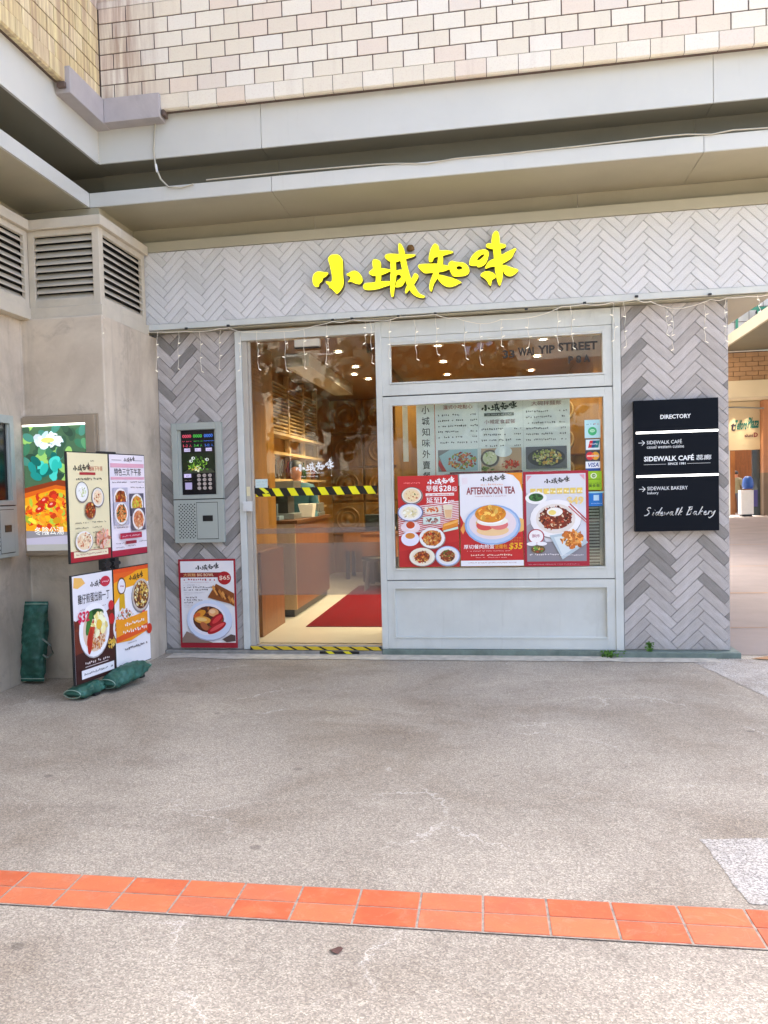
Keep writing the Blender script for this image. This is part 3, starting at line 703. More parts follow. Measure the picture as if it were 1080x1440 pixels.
# ------------------------------------------------------------------ masses of the building and its surroundings
up = empty('upper_storeys', (0, 3, 5.2)); tag(up, kind='structure')
q = MB(); q.box(-30, 3.2, BY, 9, 5.203, 12.5); q.build('shading_storey_block', M['facing'], up)  # unseen storeys, carried out to the right to keep sun off the pavement
q = MB(); q.box(BX - .01, 3.2, BY + .13, 7, 4.36, 5.198); q.build('wing_block', M['facing'], up)
q = MB(); q.box(-4.3, -3.70, -6.2, .3, 2.76, 4.355); q.box(-4.3, -3.04, -.6, .3, 2.86, 3.67); q.box(-3.3, -2.835, .025, .38, 2.757, 3.4); q.build('wall_core', M['grout'], up)
q = MB(); q.box(-30, BX - .13, -6, 9, 4.36, 5.2); q.box(-30, BX, -6, BY - .005, 5.203, 12.5); q.build('side_block', M['facing'], up)
for k in range(4):
    for j in range(2):
        q = MB(); x0 = -7.0 + k * 1.75; q.box(x0, x0 + 1.2, BY - .02, BY - .004, 6.6 + j * 3, 8.1 + j * 3); q.build('window', M['winglass'], up)

# ================================================================== SHOP GLAZING
ZT = 2.772
sw = empty('shop_window', (.055, 0, .05), 'pale blue painted metal shop window with transom light above and panel below', 'window')
x0, x1, x2, x3 = -.918, -.866, .968, 1.029
q = MB(); q.box(x0, x1, -.02, .10, .047, ZT); q.build('jamb', M['frame'], sw, bevel=.003)
q = MB(); q.box(x2, x3, -.02, .10, .047, ZT); q.build('jamb', M['frame'], sw, bevel=.003)
q = MB(); q.box(x1, x2, -.012, .10, 2.64, ZT); q.build('head', M['frame'], sw, bevel=.003)
def frame_rect(name, X0, X1, Z0, Z1, t, y0, y1, par, mat=None, tb=None):
    q = MB(); tb = tb or t
    q.box(X0, X0 + t, y0, y1, Z0, Z1); q.box(X1 - t, X1, y0, y1, Z0, Z1); q.box(X0 + t, X1 - t, y0, y1, Z1 - t, Z1); q.box(X0 + t, X1 - t, y0, y1, Z0, Z0 + tb)
    return q.build(name, mat or M['frame'], par, bevel=.002)
frame_rect('transom_frame', x1, x2, 2.160, 2.638, .062, -.008, .09, sw, tb=.09)
frame_rect('transom_bead', -.805, .907, 2.252, 2.575 + .03, .014, -.014, .05, sw)
frame_rect('window_sash', x1 + .001, x2 - .001, .626, 2.150, .062, -.012, .09, sw, tb=.085)
frame_rect('sash_bead', -.806, .907, .708, 2.09, .014, -.02, .05, sw)
frame_rect('panel_frame', x1 + .001, x2 - .001, .048, .618, .055, -.012, .09, sw, tb=.09)
frame_rect('panel_bead', -.812, .914, .136, .565, .014, -.018, .04, sw)
q = MB(); q.box(-.80, .90, .012, .03, .148, .553); q.build('lower_panel', M['frame'], sw)
q = MB(); q.box(-.795, .895, .034, .038, 2.262, 2.595); q.build('pane', M['glass'], sw)
q = MB(); q.box(-.795, .895, .034, .038, .716, 2.082); q.build('pane', M['glass'], sw)
q = MB(); q.box(x1, x2, .02, .09, 2.1505, 2.1595); q.box(x1, x2, .02, .09, .6185, .6255); q.build('shadow_gap', M['darkmetal'], sw)
# address lettering stuck on the transom glass
ad = empty('address_lettering', (.118, .032, 2.428), 'dark street address lettering stuck on the upper window glass', 'lettering')
for wd, u, v, h, w_ in (('33', 0, -.005, .066, .095), ('WAI', .122, .008, .066, .125), ('YIP', .278, .016, .066, .135), ('STREET', .438, .028, .068, .305), ('P', .515, -.075, .060, .04), ('8', .575, -.072, .060, .042), ('A', .632, -.068, .060, .052)):
    P = Print(1, 1, '#222'); P.mb = MB(); P.d = 0; P.text(wd, u, v, h, '#2b2724', w=w_, bold=.035); P.build('lettering', M['print'], ad)

# sliding glass door
dr = empty('glass_door', (-1.52, .03, .07), 'tall sliding glass door with hazard tape and white shop name', 'door')
q = MB(); q.box(-2.122, -2.066, -.02, .10, .035, ZT - .006); q.build('jamb', M['frame'], dr, bevel=.003)
q = MB(); q.box(-2.065, -2.022, .0, .10, .035, 2.68); q.build('jamb', M['framed'], dr, bevel=.003)
q = MB(); q.box(-2.065, -.9185, -.018, .10, 2.682, ZT - .006); q.build('head', M['frame'], dr, bevel=.003)
q = MB(); q.box(-2.020, -2.0, .03, .06, .075, 2.68); q.build('stile', M['framed'], dr)
q = MB(); q.box(-2.0, -.921, .042, .046, .078, 2.68); q.build('pane', M['glass'], dr)
q = MB(); q.box(-1.995, -.921, .038, .041, .50, .945); q.box(-1.995, -.921, .038, .041, 1.03, 1.075); q.build('frosted_band', M['frost'], dr)
q = MB()
P = Print(1.05, .068, '#0c0c0c')
for k in range(8):
    a = .005 + k * .1325 + (.0 if k else .02); P.poly([(a, .068), (a + .065, .068), (min(a + .105, 1.05), 0), (min(a + .04, 1.0), 0)], '#f0e912', .0004)
P.poly([(0, .02), (.02, 0), (0, 0)], '#f0e912', .0005)
o = P.build('hazard_tape', M['print'], dr); o.location = (-1.985 + 1.52, .036 - .03, 1.352 - .07)
P = Print(.13, .07, '#0c0c0c'); P.mb.v = [(a * 1, b, c) for a, b, c in P.mb.v]
P.poly([(.02, .07), (.06, .07), (.13, .012), (.10, 0)], '#eeea30', .0004)
o = P.build('hazard_tape', M['print'], dr); o.location = (-2.0 + 1.52, .034 - .03, 1.375 - .07)
P = Print(.11, .075, '#c9dbd6'); P.line(.01, .045, .09, .012, '#a4bab6'); P.line(.01, .02, .07, .01, '#a4bab6')
o = P.build('small_notice', M['print'], dr); o.location = (-1.99 + 1.52, .033 - .03, 1.428 - .07)
P = Print(.4, .2, '#fff'); P.mb = MB(); P.d = 0
P.logo(-.02, -.015, .075, '#f2f4f2'); o = P.build('shop_name_lettering', M['print'], dr); o.location = (-1.622 + 1.52, .0395 - .03, 1.565 - .07)
P = Print(.4, .2, '#fff'); P.mb = MB(); P.d = 0
P.text('OPENING HOURS:', .08, .03, .014, '#d8dcd8', bold=.01); P.text('7:00a.m. - 11:00p.m. Daily', .03, 0, .014, '#d8dcd8', bold=.01)
o = P.build('opening_hours', M['print'], dr); o.location = (-1.625 + 1.52, .0395 - .03, 1.505 - .07)
q = MB(); q.box(-1.60, -1.385, -.028, .035, 2.60, 2.665); q.box(-1.60, -1.385, -.024, .03, 2.587, 2.598, 1)
o = q.build('door_sensor', [M['louvre'], M['darkmetal']], bevel=.006); tag(o, 'small beige motion sensor box above the glass door', 'sensor')
q = MB(); q.box(-2.085, -2.005, -.05, -.021, 1.23, 1.315); q.box(-2.075, -2.02, -.053, -.0505, 1.24, 1.30)
o = q.build('door_bell', M['white'], bevel=.008); tag(o, 'small white bell box fixed to the door jamb', 'bell box')
q = MB(); q.box(-2.06, -2.03, -.004, -.0005, 1.36, 1.44); o = q.build('jamb_sticker', surf('cream_sticker', '#d9cfa8', .5, .1, 5, 0)); tag(o, 'narrow cream sticker on the door jamb above the bell box', 'sticker')
# hazard strip on the threshold
q = MB(); q.box(-2.065, -.921, -.03, .14, .031, .068); th_ = q.build('threshold', M['sill'], bevel=.004); tag(th_, 'worn threshold under the glass door edged with yellow and black tape', 'threshold')
P = Print(1.14, .03, '#1a1812')
for k in range(9):
    a = k * .13 - .03; P.poly([(max(a, 0), .03), (min(a + .1, 1.14), .03), (min(a + .16, 1.14), 0), (max(0, min(a + .06, 1.14)), 0)], '#d4b52a', .0002)
o = P.build('threshold_tape', M['print'], th_); o.location = (-2.063, -.031, .036)
P = Print(.34, .022, '#151515')
for a in (.05, .2): P.poly([(a, .022), (a + .05, .022), (a + .08, 0), (a + .03, 0)], '#e0d420', .0002)
o = P.build('floor_tape', M['print'], th_); o.location = (-1.45, -.052, .008)

# ------------------------------------------------------------------ yellow sign
sg = empty('shop_sign', (-.57, -.135, 3.0), 'large yellow brush written Chinese shop name on the grey board', 'sign')
for ci, ch in enumerate(STROKES):
    q = MB(); qs = MB()
    for si, (_, o_, h_) in enumerate(ch):
        f = -.196 - si * .0009
        def W3(p, y): v = at(430 + p[0] / 6.75, 315 + p[1] / 6.75, 'y', -.194); return (v.x, y, v.z)
        loops = [smooth(o_, 3)] + ([smooth(h_, 3)] if h_ else [])
        allp = [p for l in loops for p in l]; tri = tessellate_polygon([[Vector((*p, 0)) for p in l] for l in loops])
        q.add([W3(p, f) for p in allp], [tuple(t) for t in tri], 0)
        for l in loops:
            n = len(l); q.add([W3(p, f) for p in l] + [W3(p, -.122) for p in l], [(i, (i + 1) % n, (i + 1) % n + n, i + n) for i in range(n)], 1)
    q.build('character', [M['yellow'], M['yshade']], sg, fix=False)
q = MB(); v = at(577, 349, 'y', -.16); q.lathe([(0, .03), (.02, .025), (.03, .008), (.033, -.012), (.02, -.02), (0, -.02)], (v.x, -.15, v.z), 14)
o = q.build('wall_nest', surf('brown_clay', '#7a5a30', .8, .2, 30, 0)); tag(o, 'small brown lump stuck on the board above the second yellow character', 'nest')

# ------------------------------------------------------------------ directory
dg = empty('directory_sign', (1.43, -.03, 1.0), 'dark navy directory sign with white lettering and two light bars', 'sign')
DX0, DX1, DZ0, DZ1 = 1.117, 1.738, .998, 2.025
q = MB(); q.box(DX0, DX1, -.075, -.002, DZ0, DZ1); q.build('sign_panel', M['navy'], dg, bevel=.002)
for zz in (1.773, 1.432):
    q = MB(); q.box(DX0 + .012, DX1 - .004, -.0785, -.0755, zz - .008, zz + .008); q.build('light_bar', M['ledbar'], dg)
wt = '#e8ecec'
def dl_(items, arr=None):
    for k, (st, u, v, h, w_, bo) in enumerate(items):
        P = Print(1, 1, '#fff'); P.mb = MB(); P.d = 0
        P.text(st, u, v, h, wt, w=w_, bold=bo); P.build('lettering', M['print'], dg, Matrix.Translation((DX0 - 1.43, -.0755 + .03, 0)))
    if arr:
        P = Print(1, 1, '#fff'); P.mb = MB(); P.d = 0; u, v = arr
        P.poly([(u, v - .002), (u + .04, v - .002), (u + .023, v - .02), (u + .029, v - .02), (u + .049, v), (u + .029, v + .02), (u + .023, v + .02), (u + .04, v + .002), (u, v + .002)], wt)
        P.build('arrow', M['print'], dg, Matrix.Translation((DX0 - 1.43, -.0755 + .03, 0)))
dl_([('DIRECTORY', .195, .875, .033, .225, .022)])
dl_([('SIDEWALK CAFÉ', .092, .682, .034, .26, 0), ('casual western cuisine', .092, .648, .025, .275, 0)], (.03, .694))
dl_([('SIDEWALK CAFÉ', .07, .548, .048, .37, .028), ('蕊廊', .455, .548, .040, .112, .012), ('SINCE 1981', .248, .516, .018, .13, .02)])
dl_([('SIDEWALK BAKERY', .092, .322, .028, .30, 0), ('bakery', .092, .285, .026, .083, 0)], (.03, .332))
for a_, b__ in ((.068, .235), (.39, .56)):
    q = MB(); q.box(DX0 + a_, DX0 + b__, -.0765, -.0752, 1.522, 1.5245); q.build('rule', M['white'], dg)
q = MB()   # the script-like bakery name as thick pen strokes
pen = {
 'S': [[(.05,.9),(.02,1.0),(-.06,.98),(-.1,.8),(0,.6),(.05,.35),(-.02,.08),(-.13,.06)]], 'i': [[(0,.45),(-.02,.1),(.03,.05)], [(.02,.68),(.03,.7)]],
 'd': [[(.08,.45),(0,.42),(-.04,.2),(.02,.05),(.08,.25),(.16,1.0)], [(.12,.5),(.09,.1),(.15,.05)]], 'e': [[(-.03,.22),(.06,.35),(.03,.48),(-.04,.35),(-.03,.1),(.04,.04),(.1,.12)]],
 'w': [[(-.04,.45),(-.03,.08),(.05,.3),(.06,.1),(.14,.45)]], 'a': [[(.08,.42),(0,.45),(-.05,.2),(0,.05),(.08,.3),(.09,.08),(.14,.05)]], 'l': [[(0,.1),(.06,.9),(.0,.8),(-.01,.1),(.04,.04)]],
 'k': [[(-.03,.05),(.04,1.0)], [(.1,.5),(0,.28),(.1,.05)]], 'B': [[(-.06,.05),(-.02,1.0)], [(-.08,.95),(.08,1.0),(.08,.7),(-.03,.55),(.1,.45),(.08,.12),(-.08,.05)]],
 'r': [[(-.02,.05),(.0,.45),(.08,.42)]], 'y': [[(-.04,.45),(-.02,.15),(.08,.4)], [(.1,.5),(.06,-.1),(-.04,-.35),(-.1,-.25)]]}
cx = 1.205; sc_ = .86; adv = {'S': .048, 'i': .026, 'd': .043, 'e': .034, 'w': .048, 'a': .044, 'l': .030, 'k': .044, 'B': .05, 'r': .03, 'y': .04, ' ': .035}
for chh in 'Sidewalk Bakery':
    if chh != ' ':
        for st in pen[chh]: q.tube([(cx + (a + b * .12) * .175, -.0765, 1.12 + b * .066) for a, b in st], .0042, 5)
    cx += adv[chh] * sc_
q.build('script_lettering', M['white'], dg)

# ------------------------------------------------------------------ grey enamel boxes
def service_box(name, label, ox, oy, flip, lit=True):
    """front at local y=0 facing -y, 0.44 wide, 1.04 tall"""
    t = empty(name, (ox, oy, .968), label, 'service box', rz=flip)
    W_, H_ = .448, 1.035
    q = MB(); q.box(0, W_, .0, .049, 0, .372); q.build('lower_box', M['boxmetal'], t, local=True, bevel=.003)
    q = MB(); q.box(.001, W_ - .001, .008, .049, .3725, .3795, 1); q.box(0, .052, 0, .049, .38, H_); q.box(W_ - .052, W_, 0, .049, .38, H_); q.box(.052, W_ - .052, 0, .049, H_ - .06, H_); q.box(.052, W_ - .052, 0, .049, .38, .415)
    q.build('screen_frame', [M['boxmetal'], M['darkmetal']], t, local=True, bevel=.003)
    q = MB(); q.box(.0525, .076, .018, .049, .4155, .974); q.build('inner_frame', M['boxmetal'], t, local=True); q = MB(); q.box(W_ - .066, W_ - .0525, .018, .049, .4155, .974); q.build('inner_frame', M['boxmetal'], t, local=True)
    P = Print(.305, .555, '#0b0a10')
    P.rect(.005, .20, .3, .36, '#17240f'); P.poly([(.0, .185), (.3, .185), (.26, .225), (.05, .215)], '#3b4030')
    P.blobs(.14, .27, .09, .055, ['#5f8f2a', '#88b53a', '#2e4d18', '#3c6a1c'], 60, .014); P.blobs(.15, .22, .1, .02, ['#b9c04a', '#e8e8c8', '#d8c860', '#58902a'], 30, .010)
    if not lit: P = Print(.305, .555, '#0b0a10')
    for a, b in ((.085, .29), (.105, .315), (.23, .30)) if lit else (): P.ell(a, b, .016, .013, '#e6ebe2'); P.ell(a + .003, b, .006, .008, '#1c2a10')
    for k, cc in enumerate(('#e8566a', '#4fc24a', '#4b7fe0') if lit else ()):
        u = .012 + k * .098
        for j in range(4): P.ell(u + .012 + j * .02, .505, .010, .014, cc); P.ell(u + .012 + j * .02, .505, .004, .008, '#0b0a10')
        P.line(u, .455, .085, .012, cc); P.text(('1-2', '3-4', '5-12')[k], u + .008, .412, .022, cc, w=.042, bold=.01); P.text('人', u + .062, .412, .022, cc)
        P.rect(u + .015, .372, u + .07, .40, '#d8cbe8'); P.line(u + .02, .38, .045, .012, '#6a5a80')
    P.rect(.02, .148, .085, .18, '#d8cbf0'); P.line(.026, .157, .05, .014, '#6a5a80'); P.line(.025, .12, .06, .012, '#8a8078'); P.rect(.028, .045, .09, .105, '#b0a5c8')
    for a in range(3 if lit else 0):
        for b in range(4): P.ell(.155 + a * .05, .055 + b * .036, .017, .015, '#a09690'); P.line(.146 + a * .05, .052 + b * .036, .02, .007, '#5a5050')
    P.build('display_screen', M['printscr'], t, Matrix.Translation((.077, .03, .417)))
    q = MB(); q.box(.035, .20, -.001, .001, .03, .345); P_ = q.build('speaker_grille', M['boxmetal'], t, local=True)
    q = MB()
    for r_ in range(20):
        for c_ in range(5): q.disc((.05 + c_ * .031 + (.0155 if r_ % 2 else 0), -.0016, .045 + r_ * .0152), .0062, n=8)
    g_ = q.build('grille_hole', M['black'], P_, local=True, fix=False); g_['kind'] = 'stuff'
    q = MB(); q.box(.208, .395, -.003, .002, .035, .345); q.build('blank_plate', M['boxmetal'], t, local=True, bevel=.002)
    q = MB(); q.box(.205, .398, -.001, .0, .030, .350); q.build('plate_shadow', M['darkmetal'], t, local=True)
    q = MB(); q.box(.262, .352, -.006, -.003, .185, .235); q.build('black_slot', M['dark'], t, local=True)
    return t
service_box('service_box', 'grey green enamel box with dark screen and speaker grille on the left herringbone pillar', -2.705, -.052, 0)
service_box('service_box', 'grey green enamel box on the plaster side wall, left of the lit poster case', PL + .052, -1.80, R(90), False)

# ------------------------------------------------------------------ posters
def poster(name, label, cat, X, Z, W_, H_, Y, group=None):
    t = empty(name, (X, Y, Z), label, cat, group)
    q = MB(); q.box(0, W_, 0.001, .006, 0, H_); q.build('backing_card', M['white'], t, local=True)
    return t
FR = ['#8a3a18', '#b5551e', '#5a2412', '#d08838', '#c23a22', '#e0b060']
NOOD = ['#c9772e', '#e0a850', '#a84a1c', '#d9b070', '#7a3416', '#c8381e']
# red breakfast poster
t = poster('window_poster', 'red breakfast poster with nine small dishes, leftmost of three on the window', 'poster', -.757, .735, .497, .755, -.025, 'menu posters taped on the window')
P = Print(.497, .755, '#c6282a')
for k in range(14):
    P.poly([(0, .26 + k * .017), (.497, .35 + k * .014), (.497, .358 + k * .014), (0, .268 + k * .017)], '#f0dede')
P.poly([(0, 0), (.497, 0), (.497, .21), (.0, .13)], '#bb2226')
P.text('早餐', .235, .62, .052, '#fff', w=.10, bold=.02); P.text('$28', .34, .615, .055, '#fff', w=.10, bold=.015); P.text('起', .445, .62, .04, '#fff', bold=.02)
P.rect(.23, .585, .462, .608, '#f4e6e2'); P.line(.24, .59, .21, .013, '#c6282a'); P.text('延至', .235, .525, .05, '#fff', w=.11, bold=.02); P.text('12', .35, .525, .05, '#fff', w=.055, bold=.02); P.text('pm', .415, .52, .028, '#fff', bold=.01)
P.line(.05, .69, .13, .016, '#ff8f8f'); P.logo(.24, .675, .05, '#fff')
P.plate(.115, .595, .088, .07, '#efe6da', '#f3d8b0', ['#f0d9a8', '#e8c890', '#556b2a', '#c04028'], 24, .008, .6, '#5a504c')
P.plate(.10, .455, .105, .074, '#e4e6f2', '#f4f0e6', ['#f0e8c8', '#e3d9a0', '#f6f0de'], 40, .012, .6, '#5663a0')
P.rect(.22, .44, .36, .50, '#e6ded2'); P.blobs(.29, .475, .05, .02, ['#e08030', '#c8502a', '#e8b070'], 24, .011)
P.rect(.205, .355, .345, .415, '#cfe0d8'); P.blobs(.275, .385, .05, .018, ['#8a5a4a', '#c09088', '#6a4a40'], 20, .012)
P.poly([(.385, .40), (.44, .40), (.45, .51), (.37, .51)], '#e9dcc2'); P.poly([(.39, .405), (.435, .405), (.443, .47), (.382, .47)], '#e3b98a')
P.poly([(.36, .30), (.49, .335), (.49, .395), (.37, .355)], '#e08a2a'); P.poly([(.37, .33), (.49, .365), (.49, .385), (.375, .35)], '#f3b45a'); P.poly([(.37, .285), (.49, .31), (.49, .33), (.37, .30)], '#d8ead8')
P.ell(.10, .33, .08, .05, '#ecd9de'); P.ell(.10, .345, .042, .036, '#e8e4ea'); P.ell(.10, .35, .036, .03, '#c2481c'); P.ell(.095, .235, .075, .06, '#e9e6f6'); P.ell(.095, .26, .04, .025, '#d98a3a')
P.plate(.275, .24, .105, .085, '#f3f0ee', '#efe6de', NOOD, 90, .012, .75)
P.plate(.19, .085, .105, .075, '#f2ead8', '#f0e0c8', FR, 60, .011, .6); P.plate(.40, .09, .10, .082, '#dfe4f2', '#ece8e0', ['#8a3a18', '#557a2a', '#3d2a18', '#c88a50'], 60, .010, .6, '#9fb0da')
P.build('printed_sheet', M['print'], t)
# afternoon tea poster
t = poster('window_poster', 'white and red afternoon tea poster with bun sandwich on a blue plate', 'poster', -.249, .738, .503, .755, -.024, 'menu posters taped on the window')
P = Print(.503, .755, '#e9e9ee'); P.poly([(.36, .755), (.503, .755), (.503, .60), (.48, .68), (.43, .735)], '#e8902a'); P.poly([(0, .22), (0, .42), (.04, .33), (.10, .25), (.503, .30), (.503, .0), (0, 0)], '#c8282c')
P.ell(.46, .33, .07, .06, '#f0c070'); P.poly([(.0, .30), (.03, .36), (.06, .34), (.02, .26)], '#eea050')
P.logo(.165, .685, .045, '#2a2624'); P.line(.17, .655, .17, .018, '#e8b8a0'); P.text('AFTERNOON TEA', .055, .585, .06, '#8e2430', w=.39, bold=.022); P.line(.12, .565, .25, .01, '#c09090')
for a in range(5):
    for b in range(6): P.ell(.025 + a * .009, .72 - b * .009, .0018, .0018, '#e8a0a8', n=6)
P.ell(.26, .335, .225, .165, '#8fb0dc'); P.ell(.26, .335, .21, .152, '#b9cdea'); P.ell(.26, .345, .19, .13, '#eadbe0')
P.blobs(.26, .35, .12, .03, ['#f0c080', '#e8a860', '#fff0d0'], 20, .03); P.ell(.26, .29, .13, .045, '#f0cc98'); P.ell(.2, .33, .07, .04, '#d8504c'); P.ell(.31, .335, .075, .042, '#e07a78'); P.ell(.26, .365, .125, .04, '#f4efe4'); P.ell(.25, .37, .09, .025, '#fff')
P.ell(.245, .425, .125, .072, '#e09028'); P.blobs(.245, .43, .11, .055, ['#f0b040', '#e8902a', '#f6c860', '#d87a20'], 50, .018)
P.text('厚切餐肉煎蛋', .025, .14, .036, '#fff', w=.245, bold=.02); P.text('菠蘿包', .275, .14, .036, '#f2a83a', w=.10, bold=.02); P.text('$35', .385, .128, .058, '#f6c02c', w=.105, bold=.02, slant=.15)
P.line(.05, .118, .35, .010, '#f0c0c0'); P.line(.08, .082, .35, .018, '#f4e0d0'); P.line(.12, .066, .25, .008, '#f0c0c0'); P.rect(0, 0, .503, .045, '#ececf0'); P.line(.06, .022, .38, .01, '#b07078')
for a in range(7):
    for b in range(5): P.ell(.405 + a * .013, .23 - b * .013, .003, .003, '#e8a03a', n=6)
P.build('printed_sheet', M['print'], t)
# noodle and chicken poster
t = poster('window_poster', 'dark red framed poster with noodles, fried egg and chicken, rightmost of three on the window', 'poster', .260, .728, .510, .768, -.025, 'menu posters taped on the window')
P = Print(.510, .768, '#a51e34'); P.rect(.022, .04, .488, .745, '#d9dae2'); P.poly([(.022, .60), (.12, .52), (.1, .36), (.022, .33)], '#b7b9c4'); P.rect(.022, .04, .488, .20, '#8b8890'); P.poly([(.022, .33), (.1, .38), (.17, .20), (.022, .20)], '#a29ea6')
P.logo(.16, .665, .045, '#2a2624'); P.poly([(.03, .735), (.07, .735), (.03, .69)], '#e0a0b0'); P.poly([(.48, .735), (.44, .735), (.48, .69)], '#e0a0b0')
for k in range(8): P.rect(.055 + k * .052, .585, .098 + k * .052, .63, '#e8cc62'); P.line(.06 + k * .052, .592, .03, .03, '#f8f0d0')
P.text('$49', .34, .49, .07, '#efd27c', w=.13, bold=.03)
P.ell(.10, .555, .085, .05, '#f2f2f2'); P.ell(.10, .56, .058, .033, '#3c6b38'); P.blobs(.10, .56, .05, .025, ['#2c5a28', '#4c8a40', '#1e3f1c'], 30, .01)
P.ell(.25, .375, .20, .155, '#8a8890'); P.ell(.25, .385, .20, .155, '#f0eeee'); P.ell(.25, .385, .155, .12, '#e4dcd4'); P.ell(.25, .39, .125, .09, '#7a2c18'); P.blobs(.25, .39, .13, .095, ['#8a2a16', '#b8452a', '#4a1a10', '#c87848', '#e8d0b0', '#5a2414'], 170, .010)
P.ell(.245, .44, .062, .036, '#f6f3ec'); P.ell(.225, .435, .03, .02, '#f0dc7a')
P.poly([(.36, .50), (.49, .365), (.49, .378), (.365, .508)], '#b02030'); P.poly([(.35, .48), (.49, .345), (.49, .353), (.355, .487)], '#c04048')
P.poly([(.20, .25), (.42, .285), (.50, .19), (.30, .055)], '#b8c8d0'); P.poly([(.235, .235), (.41, .262), (.46, .19), (.30, .085)], '#d8e2e4'); P.blobs(.375, .215, .085, .07, ['#d88030', '#e89a44', '#b8601c', '#f0b060', '#c06a28'], 90, .022)
P.ell(.095, .245, .065, .06, '#b03040'); P.ell(.095, .245, .056, .052, '#f4f0f0'); P.text('酥炸', .065, .235, .028, '#a03060', w=.06, bold=.01); P.ell(.06, .185, .04, .016, '#f0f0f4'); P.ell(.14, .185, .04, .016, '#f0f0f4'); P.ell(.11, .14, .055, .032, '#6a5034'); P.blobs(.11, .142, .04, .022, ['#60a040', '#c84030', '#d8c060'], 20, .009)
P.line(.04, .09, .22, .018, '#f0ecec'); P.line(.28, .085, .18, .012, '#f0ecec'); P.line(.03, .015, .40, .008, '#e0a0a8')
P.build('printed_sheet', M['print'], t)
# big bowl poster by the pillar foot
t = poster('big_bowl_poster', 'red bordered big bowl poster at the foot of the left herringbone pillar', 'poster', -2.69, .05, .518, .775, -.03)
P = Print(.518, .775, '#9c1c2a'); P.rect(.018, .045, .50, .757, '#ebe7e6'); P.logo(.15, .675, .048, '#1f1c1c'); P.rect(.018, .615, .40, .658, '#8a2020'); P.text('大碗麵', .045, .622, .03, '#f0b878', w=.11, bold=.012); P.text('BIG BOWL', .17, .624, .026, '#f0c8a0', w=.15, bold=.02)
P.ell(.415, .608, .06, .058, '#b01a22'); P.text('$65', .368, .588, .042, '#f4d8c0', w=.096, bold=.015, slant=.0)
P.line(.045, .585, .29, .026, '#b03048'); P.line(.045, .568, .25, .008, '#c09098')
for k, (v, w_, h) in enumerate(((.545, .14, .01), (.522, .27, .017), (.50, .22, .017), (.478, .18, .008), (.462, .07, .006), (.435, .11, .017), (.412, .16, .017), (.39, .10, .017), (.37, .1, .008), (.355, .06, .006))): P.line(.045, v, w_, h, '#5a4448' if h > .01 else '#a89ca0')
P.poly([(.26, .44), (.34, .56), (.50, .475), (.50, .36), (.46, .385)], '#8a4a1e')
for k in range(7): P.poly([(.30 + k * .028, .50 - k * .018 + .03), (.315 + k * .028, .52 - k * .018 + .03), (.36 + k * .024, .47 - k * .012), (.345 + k * .024, .455 - k * .012)], ('#d9954a', '#6a3210', '#c07a34')[k % 3])
P.poly([(.018, .08), (.06, .145), (.2, .08), (.3, .045), (.018, .045)], '#8d7668'); P.poly([(.38, .075), (.46, .12), (.50, .11), (.50, .06), (.42, .05)], '#5a4840')
P.ell(.27, .235, .205, .175, '#a6a4b4'); P.ell(.27, .245, .205, .175, '#d4dcec'); P.ell(.255, .25, .165, .14, '#eae6ec'); P.ell(.262, .25, .14, .115, '#5a2e1e')
P.blobs(.262, .25, .125, .1, ['#8a4a22', '#6a3018', '#a86030'], 50, .016); P.ell(.185, .295, .06, .028, '#e0902a', .5); P.ell(.16, .285, .035, .02, '#d8602a', .5); P.ell(.31, .31, .047, .036, '#e8a468'); P.ell(.30, .318, .028, .018, '#f4c898')
P.ell(.21, .245, .075, .032, '#e8a040', -.1); P.ell(.20, .25, .05, .016, '#f0c478', -.1); P.ell(.225, .19, .045, .027, '#b8623a', -.8); P.ell(.335, .245, .075, .038, '#a8181e', .7); P.ell(.34, .25, .055, .02, '#d83a3c', .7); P.ell(.335, .175, .095, .034, '#b01c22', .5); P.ell(.34, .182, .075, .016, '#e05050', .5)
P.build('printed_sheet', M['print'], t)
